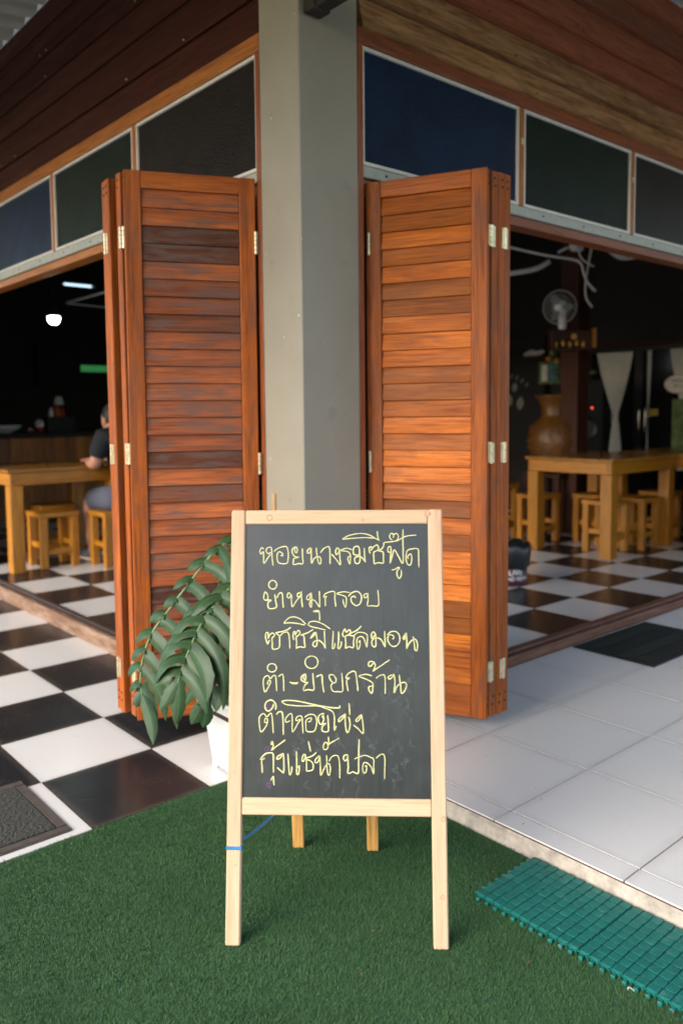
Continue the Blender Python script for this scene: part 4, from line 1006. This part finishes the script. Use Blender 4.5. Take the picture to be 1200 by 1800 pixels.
for s_ in (-1, 1):
    body.sphere((s_*.077, .195, 1.085), (.012, .020, .030), 10, 8)    # ears
    body.sphere((s_*.03, .29, 1.095), (.012, .008, .007), 8, 6)      # eyes
    palm = (s_*.105, .375, .775)
    hand = [palm, (s_*.095, .405, .775)]
    body.sphere(palm, (.036, .045, .014), 12, 8)
    for f_, (dx, ln) in enumerate(((-.026, .062), (-.009, .072), (.009, .068), (.026, .052))):
        x = palm[0]+dx; body.tube([(x, palm[1]+.03, .778), (x, palm[1]+.03+ln*.5, .783), (x, palm[1]+.03+ln, .768)], [.0085, .008, .006], 7)
    body.tube([(palm[0]-s_*.03, palm[1]-.012, .775), (palm[0]-s_*.052, palm[1]+.015, .776), (palm[0]-s_*.055, palm[1]+.042, .770)], [.0095, .009, .0065], 7)
body.build('body', M['skin'], per, smooth=True)
sh = skin_mesh([(0,-.01,.52),(0,-.015,.66),(0,.005,.84),(0,.045,.975),(0,.07,1.03),(-.19,.03,.965),(-.238,.06,.80),(.19,.03,.965),(.238,.06,.80)],
               [(0,1),(1,2),(2,3),(3,4),(3,5),(5,6),(3,7),(7,8)], [.155,.15,.16,.13,.062,.078,.072,.078,.072]); sh.build('tshirt', M['shirt'], per, smooth=True)
so2 = MB().sphere((0, -.01, .50), (.175, .155, .10), 18, 10)
for s_ in (-1, 1): so2.tube([(s_*.085, -.02, .505), (s_*.10, .12, .50), (s_*.115, .30, .487)], [.10, .098, .088], 14)
so2.build('shorts', M['shorts'], per, smooth=True)
hr = MB().sphere((0, .185, 1.12), (.083, .098, .105), 20, 14)
hr.v = [(x, y, z) if not (y > .225 and z < 1.13) else (x*.9, .225+(y-.225)*.2, z) for x, y, z in hr.v]
hr.v = [(x*(.86 if z < 1.06 else 1), y, max(z, 1.045)) for x, y, z in hr.v]
hr.build('hair', M['hair'], per, smooth=True)
for s_ in (-1, 1):
    sh_ = MB().sphere((s_*.118, .42, .045), (.045, .125, .048), 14, 9); sh_.v = [(x, y, max(z, .014)) for x, y, z in sh_.v]
    o = sh_.build('shoe', M['shoe'], per, smooth=True)
    MB().box((s_*.118-.043, .30, .0), (s_*.118+.043, .545, .022), .008).build('sole', M['sole'], o)

# ------------------------------------------------------------------ counter with things on it
ct = thing('plank_counter', (2.0, 8.70, ZI), 'bar counter faced with upright varnished planks under a dark top', 'counter')
for k in range(26):
    wdt = .118; box_part(ct, 'plank', (k*wdt+.001, 0, 0), ((k+1)*wdt-.001, .02, .885), M['plank'], .002)
box_part(ct, 'carcass', (0, .021, 0), (3.07, .55, .88), M['blackmat'], 0)
box_part(ct, 'counter_top', (-.03, -.05, .886), (3.1, .6, .935), M['blackmat'], .004)
ctz = ZI+.935
def lathe_thing(name, loc, label, cat, prof, mat, part, seg=18):
    t = thing(name, loc, label, cat); MB().lathe(prof, seg).build(part, mat, t, smooth=True); return t
p = on(8, 745, 1, 8.8); lathe_thing('bowl', (p[0], 8.8, ctz), 'wide white serving bowl on the bar counter', 'bowl', [(.05,0),(.06,.006),(.14,.05),(.175,.085),(.168,.085),(.13,.05),(.05,.015)], M['white'], 'dish')
p = on(70, 738, 1, 8.85); t = lathe_thing('tissue_cup', (p[0], 8.85, ctz), 'clear-grey cup stuffed with white tissue on the bar counter', 'cup', [(.04,0),(.045,.05),(.05,.06)], M['red'], 'cup')
MB().sphere((0, 0, .09), (.05, .045, .055), 10, 7).build('tissue', M['paper'], t, smooth=False)
p = on(53, 742, 1, 8.82); t = lathe_thing('sauce_dish', (p[0], 8.82, ctz), 'small red dish beside the tissue cup on the counter', 'dish', [(.03,0),(.05,.02),(.055,.035),(.048,.035),(.03,.01)], M['red'], 'dish')
MB().sphere((0, 0, .03), (.03, .03, .02), 10, 6).build('white_cover', M['paper'], t)
p = on(102, 715, 1, 8.95); t = thing('condiment_stand', (p[0], 8.95, ctz), 'dark stand with red and white bottles on the bar counter', 'stand')
box_part(t, 'stand_box', (-.16, -.1, 0), (.16, .1, .17), M['blackmat'], .004)
for dx, mt_, hh in ((-.08, 'white', .10), (-.045, 'red', .13), (.0, 'orange', .12), (.05, 'red', .11)):
    MB().lathe([(.024, 0), (.026, .01), (.026, hh*.6), (.012, hh*.8), (.012, hh)], 12, (dx, 0, .171)).build('bottle', M[mt_], t, smooth=True)
MB().lathe([(.02, 0), (.055, .01), (.035, .09), (.02, .1)], 14, (.0, -.03, .30)).build('white_cap', M['paper'], t, smooth=True)
# back of the bar
g = on(162, 648, 1, 10.9); t = thing('light_strip', (g[0], 10.9, g[2]), 'green glowing light strip on the wall behind the bar', 'light')
box_part(t, 'housing', (-.25, .0, -.05), (.45, .05, .05), M['blackmat'], 0); box_part(t, 'diffuser', (-.235, -.01, -.045), (.43, -.001, .045), M['greenlit'], .003)
g = on(105, 640, 1, 10.85); t = thing('picture_frame', (g[0], 10.85, g[2]), 'dark framed picture hanging behind the bar', 'picture')
box_part(t, 'frame', (-.3, 0, -.28), (.3, .04, .28), M['redwood'], .004); box_part(t, 'picture', (-.25, -.006, -.23), (.25, -.001, .23), M['blackmat'], 0)
def text_obj(txt, size, mat, parent, loc, rot, name='lettering', ext=.001):
    cu = bpy.data.curves.new('t', 'FONT'); cu.body = txt; cu.size = size; cu.align_x = 'CENTER'; cu.align_y = 'CENTER'; cu.extrude = ext
    ob = bpy.data.objects.new('t', cu); COL.objects.link(ob)
    dg = bpy.context.evaluated_depsgraph_get(); me = bpy.data.meshes.new_from_object(ob.evaluated_get(dg)); bpy.data.objects.remove(ob)
    me.materials.clear(); me.materials.append(mat); o = inst(name, me, parent, loc, rot); return o
# bulb on a cord
bp = at(95, 558, 6.6); t = thing('pendant_bulb', bp, 'lit white light bulb hanging on a cord before the bar', 'lamp')
MB().lathe([(.004, -.058), (.025, -.052), (.042, -.034), (.049, -.008), (.047, .006)], 18).build('bulb', M['bulb'], t, smooth=True)
MB().lathe([(.047, .0065), (.042, .03), (.026, .055), (.018, .09), (.004, .1)], 18).build('socket', M['blackmat'], t, smooth=True)
MB().tube([(0, 0, .1), (.01, 0, .7), (0, 0, 3.5-bp[2])], .004, 6).build('cord', M['blackmat'], t)
# wires and fittings under the left ceiling
t = thing('ceiling_bar', at(118, 532, 7.5), 'pale metal bar under the ceiling over the left-hand table', 'bar')
o0 = np.array(t.location); MB().tube([(0, 0, 0), at(190, 512, 6.9)-o0, at(260, 492, 6.4)-o0], .011, 7).build('rod', M['cable'], t)
MB().tube([at(118, 533, 7.5)-o0, at(200, 542, 7.7)-o0, at(300, 552, 7.9)-o0], .006, 6).build('wire', M['cable'], t)

# ------------------------------------------------------------------ right-hand interior
pp = at(1010, 560, 7.3); PX, PY = pp[0], pp[1]
t = thing('timber_post', (PX, PY, ZI), 'red-brown timber post carrying the wall fan', 'post'); box_part(t, 'post', (-.09, -.09, 0), (.09, .09, 3.5), M['redwood'], .004)
fp = at(983, 540, 7.02); fan = thing('wall_fan', fp, 'white wall fan with a wire guard on the timber post', 'fan')
fd = (cC-fp); fd[2] = 0; fd /= np.linalg.norm(fd); fd = Vector(fd)+Vector((cR*-.25)); fd.z = -.1; fd.normalize()
fan.rotation_euler = fd.to_track_quat('Z', 'Y').to_euler()
gd = MB()
for k in range(40):
    a = 2*PI*k/40
    gd.tube([(.03*math.cos(a), .03*math.sin(a), .055), (.09*math.cos(a), .09*math.sin(a), .06), (.137*math.cos(a), .137*math.sin(a), .03), (.143*math.cos(a), .143*math.sin(a), .0)], .0009, 4)
gd.build('guard', M['cable'], fan)
rg = MB(); 
for r_, z_ in ((.144, 0), (.10, .058), (.06, .06)): rg.tube([(r_*math.cos(2*PI*k/36), r_*math.sin(2*PI*k/36), z_) for k in range(37)], .0035 if z_ == 0 else .0012, 6)
rg.build('guard_ring', M['cable'], fan)
MB().lathe([(.03, .05), (.034, .056), (.03, .064), (.01, .067)], 18).build('badge', M['white'], fan, smooth=True)
for k in range(3):
    vs = []; a0 = k*2*PI/3
    for i in range(7):
        r_ = .02+.105*i/6; wv = .25+.5*math.sin(PI*min(1, i/6+.15))
        for q in (-1, 0, 1): vs.append((r_*math.cos(a0+q*wv*.7), r_*math.sin(a0+q*wv*.7), .012+q*.014))
    MB().add(vs, [(i*3+q, i*3+q+1, i*3+q+4, i*3+q+3) for i in range(6) for q in range(2)]).build('blade', plain('fan_blade', (.16, .17, .17), .3) if k == 0 else bpy.data.materials['fan_blade'], fan, smooth=True)
MB().lathe([(.02, .0), (.055, -.01), (.06, -.07), (.05, -.12), (.02, -.13)], 18).build('motor', M['white'], fan, smooth=True)
MB().box((-.03, -.19, -.12), (.03, .0, -.05), .012).build('bracket', M['white'], fan)
q0 = at(1003, 597, 7.15); t = thing('carved_shelf', q0, 'gilt carved shelf box on the timber post under the fan', 'shelf')
t.rotation_euler = (0, 0, math.atan2(cR[1], cR[0]))
box_part(t, 'back_panel', (-.2, .02, -.09), (.2, .04, .085), M['redwood'], .003)
box_part(t, 'shelf_board', (-.2, -.08, -.095), (.2, .02, -.078), M['redwood'], .003); box_part(t, 'side', (.18, -.08, -.077), (.2, .019, .095), M['yel'], .003); box_part(t, 'side', (-.2, -.08, -.077), (-.18, .019, .085), M['redwood'], .003)
for k in range(5): MB().sphere((-.14+k*.06, -.03, -.045+.01*(k % 2)), (.02, .02, .03), 9, 7).build('ornament', M['gold'], t, smooth=True)
MB().lathe([(.004, -.004), (.026, -.003), (.026, .003), (.004, .004)], 16).build('medallion', M['gold'], t, (0, -.085, .02)).rotation_euler = (PI/2, 0, 0)
# carved vase on a stand
vp = at(972, 760, 7.5); vb = 0.57
t = thing('wood_stand', (vp[0], vp[1], ZI), 'dark wooden stand under the carved vase', 'stand')
box_part(t, 'top', (-.2, -.2, vb-ZI-.04), (.2, .2, vb-ZI), M['redwood'], .004)
for a in (-.19, .14):
    for b in (-.19, .14): box_part(t, 'leg', (a, b, 0), (a+.05, b+.05, vb-ZI-.041), M['redwood'], .003)
t = thing('carved_vase', (vp[0], vp[1], vb), 'large round-bellied carved wooden vase with a flared neck', 'vase')
prof = [(.07, 0), (.11, .01), (.165, .10), (.205, .23), (.215, .31), (.20, .40), (.155, .475), (.105, .51), (.098, .535), (.10, .60), (.118, .655), (.15, .70), (.158, .71), (.15, .715), (.11, .66), (.09, .6)]
prof = [(r_*1.1, z_) for r_, z_ in prof]
MB().lathe(prof, 30).build('vase_body', M['vase'], t, smooth=True)
cv = MB()
for k in range(60):
    a = random.uniform(0, 2*PI); z = random.uniform(.1, .44); r_ = np.interp(z, [p_[1] for p_ in prof[:8]], [p_[0] for p_ in prof[:8]])
    pts = [((r_+.002)*math.cos(a+.05*q), (r_+.002)*math.sin(a+.05*q), z+.02*math.sin(q*1.1+k)) for q in range(5)]
    cv.tube(pts, [.003, .006, .007, .006, .002], 6)
tag(cv.build('carving', M['vase'], t, smooth=True), kind='stuff')
fl_ = thing('flower_arrangement', (vp[0]+.1, vp[1]-.05, vb+.7), 'faded artificial flowers in the mouth of the carved vase', 'flowers')
for k in range(11):
    a = random.uniform(0, 2*PI); r_ = random.uniform(.05, .26); h_ = random.uniform(.12, .42)
    p_ = (r_*math.cos(a), r_*math.sin(a), h_); b = MB().tube([(0, 0, -.1), (p_[0]*.4, p_[1]*.4, h_*.6), p_], .004, 5); s_ = b.build('stalk', M['leaf'], fl_)
    MB().sphere(p_, (.032, .032, .022), 8, 6).build('bloom', M[random.choice(['red', 'gold', 'poster', 'paper', 'orange'])], s_)
sp_ = at(1023, 735, 7.9); t = thing('loudspeaker', (sp_[0], sp_[1], ZI), 'black floor loudspeaker with small red and blue lights behind the vase', 'loudspeaker'); t.rotation_euler = (0, 0, math.atan2(cR[1], cR[0]))
box_part(t, 'cabinet', (-.17, -.1, 0), (.17, .25, 1.42), M['blackmat'], .01)
for z_ in (.5, .95): MB().lathe([(.12, 0), (.125, .006), (.11, .01), (.05, -.01), (.01, -.012)], 24).build('cone', M['black'], t, (0, -.101, z_)).rotation_euler = (PI/2, 0, 0)
for px_i, py_i, mm in ((1034, 717, 'led_r'), (1022, 730, 'led_b')):
    dx = (px_i-1023)/FPX*7.8; z_ = at(px_i, py_i, 7.8)[2]-ZI
    MB().sphere((dx, -.104, z_), (.008, .005, .012 if mm == 'led_b' else .008), 8, 6).build('indicator', M[mm], t)
# fridge and cabinets along the x = 8 wall
def wy(px): return on(px, 700, 0, 7.98)[1]
t = thing('glass_fridge', (7.98, wy(1126), ZI), 'black double-door display fridge with chrome handles behind the tables', 'fridge')
yl, yr = 4.98-t.location[1], 3.0-t.location[1]
box_part(t, 'cabinet', (.0, yr, 0), (.11, yl, 1.81-ZI), M['black'], .004)
box_part(t, 'cornice', (-.06, yr, 1.811-ZI), (.11, yl, 1.84-ZI), M['redwood'], .004)
for a, b in ((1038, 1114), (1128, 1215), (1222, 1300)):
    box_part(t, 'door_glass', (-.012, wy(b)-t.location[1], .1), (-.001, wy(a)-t.location[1], 1.74), M['fridge_glass'], .001)
for px_i in (1126, 1137, 1077):
    y_ = wy(px_i)-t.location[1]
    pts = [(-.014, y_, .88), (-.04, y_, .93), (-.045, y_, 1.03), (-.04, y_, 1.13), (-.014, y_, 1.17)] if px_i != 1077 else [(-.014, y_, .98), (-.03, y_, 1.01), (-.03, y_, 1.09), (-.014, y_, 1.12)]
    MB().tube(catmull(pts, 4), .009, 8).build('handle', M['chrome'], t)
y_ = wy(1149)-t.location[1]; box_part(t, 'sticker', (-.0145, y_-.05, 1.06), (-.0125, y_+.05, 1.13), M['yellowlbl'], 0)
y_ = wy(1193)-t.location[1]
o = MB().lathe([(.001, -.001), (.12, -.001), (.12, .001), (.001, .001)], 28).build('round_notice', M['paper'], t, (-.040, y_, 1.395-ZI)); o.rotation_euler = (0, -PI/2, 0); o.scale = (.75, 1.15, 1)
o2 = MB(); o2.tube([(.123*math.cos(2*PI*k/36), .123*math.sin(2*PI*k/36), 0) for k in range(37)], .004, 6); o2 = o2.build('notice_rim', M['red'], t, (-.0405, y_, 1.395-ZI)); o2.rotation_euler = (0, -PI/2, 0); o2.scale = (.75, 1.15, 1)
text_obj('HOUSE', .055, M['blackmat'], t, (-.044, y_-.03, 1.43-ZI), (PI/2, 0, -PI/2)); text_obj('09:12.30', .036, M['blackmat'], t, (-.044, y_-.02, 1.375-ZI), (PI/2, 0, -PI/2)); 
box_part(t, 'poster', (-.040, wy(1240)-t.location[1], .70), (-.0375, wy(1184)-t.location[1], 1.23), M['poster'], 0)
# curtains: gathered sheer cloth
def curtain(pxs, label):
    t = thing('sheer_curtain', (7.964, wy(1080), .02), label, 'curtain')
    ys0, ys1 = wy(pxs[0])-t.location[1], wy(pxs[1])-t.location[1]; g_ = wy(pxs[2])-t.location[1]
    vs = []; fs = []; nx, nz = 40, 24; zt_, zg, zb_ = on(1080, 623, 0, 7.95)[2], on(1083, 735, 0, 7.95)[2], .5
    for j in range(nz+1):
        s_ = j/nz; z_ = zt_+(zb_-zt_)*s_; tg = (zt_-zg)/(zt_-zb_)
        wf = (1-(s_/tg)**1.25*.90) if s_ < tg else .10+.33*((s_-tg)/(1-tg))**.7
        for i in range(nx+1):
            u_ = i/nx-.5; c_ = (ys0+ys1)/2*(wf if s_ < tg else .1)+g_*(1-(wf if s_ < tg else .1))
            vs.append((-.010+.005*math.sin(i*1.55+.4*math.sin(s_*5))*max(wf, .25), c_+u_*(ys1-ys0)*wf, z_))
    for j in range(nz):
        for i in range(nx): a = j*(nx+1)+i; fs.append((a, a+1, a+nx+2, a+nx+1))
    MB().add(vs, fs).build('cloth', M['curtain'], t, smooth=True)
    MB().tube([(0, g_-.03, zg), (-.025, g_, zg+.003), (0, g_+.03, zg)], .006, 6).build('tie', M['curtain'], t)
curtain((1050, 1113, 1084), 'white sheer curtain gathered in the middle on the dark fridge door')
curtain((1138, 1146, 1140), 'narrow sheer curtain edge beside the chrome fridge handles')
curtain((1178, 1235, 1205), 'sheer curtain behind the round paper notice')
# cafe wall decal: beans and arched lettering
cb = thing('wall_decal', (7.97, 6.0, 1.2), 'coffee bean decal with arched lettering on the black wall board', 'sign')
box_part(cb, 'panel', (.0, -.45, -.6), (.12, .9, .8), M['blackmat'], 0)
M['decal'] = plain('grey_decal', (.30, .30, .28), .7)
for px_i, py_i, rw, rh, tl in ((904, 681, 5.2, 9.5, .25), (894, 702, 6.5, 14, -.35), (913.5, 709, 7.5, 13, .2)):
    c_ = on(px_i, py_i, 0, 7.965); k_ = 9.0/FPX
    for half in (-1, 1):
        vs = [(0, half*.004, z_) for z_ in np.linspace(-rh*k_, rh*k_, 9)]+[(0, half*(.004+rw*k_*math.sin(PI*q/8)*.95), (-1+2*q/8)*rh*k_) for q in range(8, -1, -1)]
        f_ = list(range(18)); bb = MB().add(vs, [tuple(f_)]); o = bb.build('bean', M['decal'], cb, np.array(c_)-np.array(cb.location)); o.rotation_euler = (tl, 0, 0)
for ch_, px_i, py_i, rt in (('C', 874, 671, .6), ('O', 881, 666, .4), ('F', 889, 663, .2), ('F', 899, 663, -.1), ('E', 908, 665, -.35), ('E', 917, 670, -.6), ('E', 925, 677, -.8)):
    c_ = on(px_i, py_i, 0, 7.962); o = text_obj(ch_, .075, M['decal'], cb, np.array(c_)-np.array(cb.location), (PI/2, 0, -PI/2)); o.rotation_euler = (Matrix.Rotation(-PI/2, 3, 'Z') @ Matrix.Rotation(PI/2, 3, 'X') @ Matrix.Rotation(rt, 3, 'Z')).to_euler()
# shelf light patch, cables and trunking under the ceiling
t = thing('wall_shelf', on(938, 622, 0, 7.9), 'pale cloth bundle on a dark wall shelf left of the post', 'shelf'); box_part(t, 'board', (-.05, -.35, -.05), (.18, .35, -.03), M['darkwood'], 0)
bb = MB().sphere((0, 0, .005), (.05, .15, .035), 14, 8); bb.v = [(x, y, z+.012*math.sin(y*40)) for x, y, z in bb.v]; bb.build('cloth_bundle', M['curtain'], t, smooth=True)
t = thing('beer_sign', on(965, 655, 0, 7.95), 'small faded blue and green printed tin sign by the flowers', 'sign'); box_part(t, 'plate', (-.01, -.14, -.13), (.01, .14, .13), M['poster'], 0); box_part(t, 'print', (-.014, -.10, -.09), (-.011, -.01, .1), plain('blue_print', (.04, .16, .25), .5, 0, .7, 20), 0); box_part(t, 'print', (-.014, .02, -.10), (-.011, .10, .09), M['paper'], 0)
t = thing('ceiling_cable', at(885, 433, 6.4), 'loose white cables drooping from a ceiling junction box', 'cable'); o0 = np.array(t.location)
def cab(pts, r=.008, nm='cable', mt_='cable'): MB().tube(catmull([at(*q)-o0 for q in pts], 5), r, 7).build(nm, M[mt_], t, smooth=True)
cab([(860, 428, 6.4), (900, 436, 6.4), (960, 449, 6.4), (1005, 456, 6.4), (1020, 463, 6.4), (1025, 480, 6.4), (1032, 497, 6.4), (1046, 512, 6.4)], .010)
cab([(1016, 438, 6.5), (1022, 455, 6.5), (1043, 469, 6.5)], .007); cab([(1040, 430, 6.5), (1035, 455, 6.5), (1028, 500, 6.5), (1030, 525, 6.5), (1040, 540, 6.5)], .008)
cab([(980, 444, 6.6), (1000, 434, 6.6), (1015, 430, 6.6), (1040, 424, 6.5), (1060, 433, 6.3), (1090, 450, 6.1), (1130, 443, 6.0)], .011)
cab([(1040, 429, 6.55), (1062, 437, 6.35), (1092, 455, 6.15), (1140, 448, 6.0)], .009)
cab([(860, 485, 7), (895, 481, 7), (940, 473, 7), (965, 460, 7)], .022, 'trunking')
MB().box((-.05, -.04, -.04), (.05, .04, .04), .01).build('junction_box', M['cable'], t, at(1013, 432, 6.52)-o0)
t = thing('roof_light', on(965, 420, 2, 3.35), 'translucent roof panel glimpsed above the doorway', 'roof panel'); box_part(t, 'panel', (-.5, -.28, 0), (.5, .28, .012), plain('milky_sheet', (.5, .5, .48), .5), 0)
for k in range(3):
    t = thing('ceiling_beam', (2.0, 4.4+k*2.2, 3.2), 'dark timber beam crossing under the ceiling, %s' % ('over the vase' , 'over the middle of the dining room', 'over the bar counter')[k], 'beam'); box_part(t, 'beam', (-.05, -.05, 0), (6.0, .05, .16), M['darkwoodX'], 0)
# bin with a black bag and printed maroon side
bc = on(886, 1028, 2, ZI); bc = (bc[0]+.055, bc[1]-.0)
t = thing('waste_bin', (bc[0], bc[1], ZI), 'maroon printed bin lined with a black bag beside the folded door', 'bin')
MB().lathe([(.10, 0), (.105, .01), (.118, .17), (.116, .17), (.1, .02)], 30).build('bin_body', M['maroon'], t, smooth=True)
bm_ = MB().lathe([(.121, .115), (.127, .13), (.133, .20), (.137, .245), (.125, .272), (.105, .278), (.09, .25)], 40)
bm_.v = [(x*(1+.05*math.sin(7*math.atan2(y, x))+.02*math.sin(19*math.atan2(y, x)+z*60)), y*(1+.05*math.sin(7*math.atan2(y, x))+.02*math.sin(19*math.atan2(y, x)+z*60)), z+.012*math.sin(5*math.atan2(y, x)+.6)) for x, y, z in bm_.v]
bm_.build('bag', M['bag'], t, smooth=True)
def wrap_text(txt, size, z, ang0):
    o = text_obj(txt, size, M['white'], t, (0, 0, 0), None, ext=.0)
    bm2 = bmesh.new(); bm2.from_mesh(o.data); bmesh.ops.subdivide_edges(bm2, edges=[e for e in bm2.edges if e.calc_length() > .01], cuts=2)
    for v in bm2.verts:
        r_ = .1075+.0775*(z+v.co.y)*.1+.0045; a = ang0+v.co.x/r_; v.co = Vector((r_*math.cos(a), r_*math.sin(a), z+v.co.y))
    bm2.to_mesh(o.data); bm2.free()
av = math.atan2(-bc[1], -bc[0])+.35
wrap_text('LIVE', .052, .093, av); wrap_text('AND REMIX', .036, .052, av+.12)
t = thing('tissue_roll', (5.70, 4.42, .50), 'white paper roll standing on the orange stool by the folded door', 'roll')
MB().lathe([(.012, 0), (.045, .0), (.05, .01), (.05, .29), (.045, .30), (.012, .30)], 18).build('paper', M['paper'], t, smooth=False)

# ------------------------------------------------------------------ litter on the lawn
p = on(1110, 1745, 2, ZL+.012); t = thing('plastic_scrap', p, 'curved white plastic scrap lying on the lawn beside the teal mat', 'scrap')
MB().add([(math.cos(a)*.012*q_+0, math.sin(a)*.012*q_*.5, .001+.002*math.sin(a)) for a in np.linspace(-1.2, 1.2, 7) for q_ in (1.0, 1.35)]+[], [(2*i, 2*i+1, 2*i+3, 2*i+2) for i in range(6)]).build('strip', M['white'], t)
t.rotation_euler = (0, 0, .9)
M['dryleaf'] = plain('dry_leaf', (.12, .07, .035), .9, 0, .4)
for k, (x, y) in enumerate(((866, 1533), (634, 1713), (656, 1637), (1180, 1780), (240, 1500), (929, 1692))):
    p = on(x, y, 2, ZL+.012)
    t = tag(MB().add([(-.006, 0, 0), (0, -.0025, .0025), (.007, 0, .001), (0, .003, .0022)], [(0, 1, 2, 3)]).build('dry_leaf', M['dryleaf'], None, p), ('tiny dry leaf fragment lying on the artificial grass'), 'leaf', 'dry leaf fragments on the lawn'); t.rotation_euler = (0, 0, k*1.3)
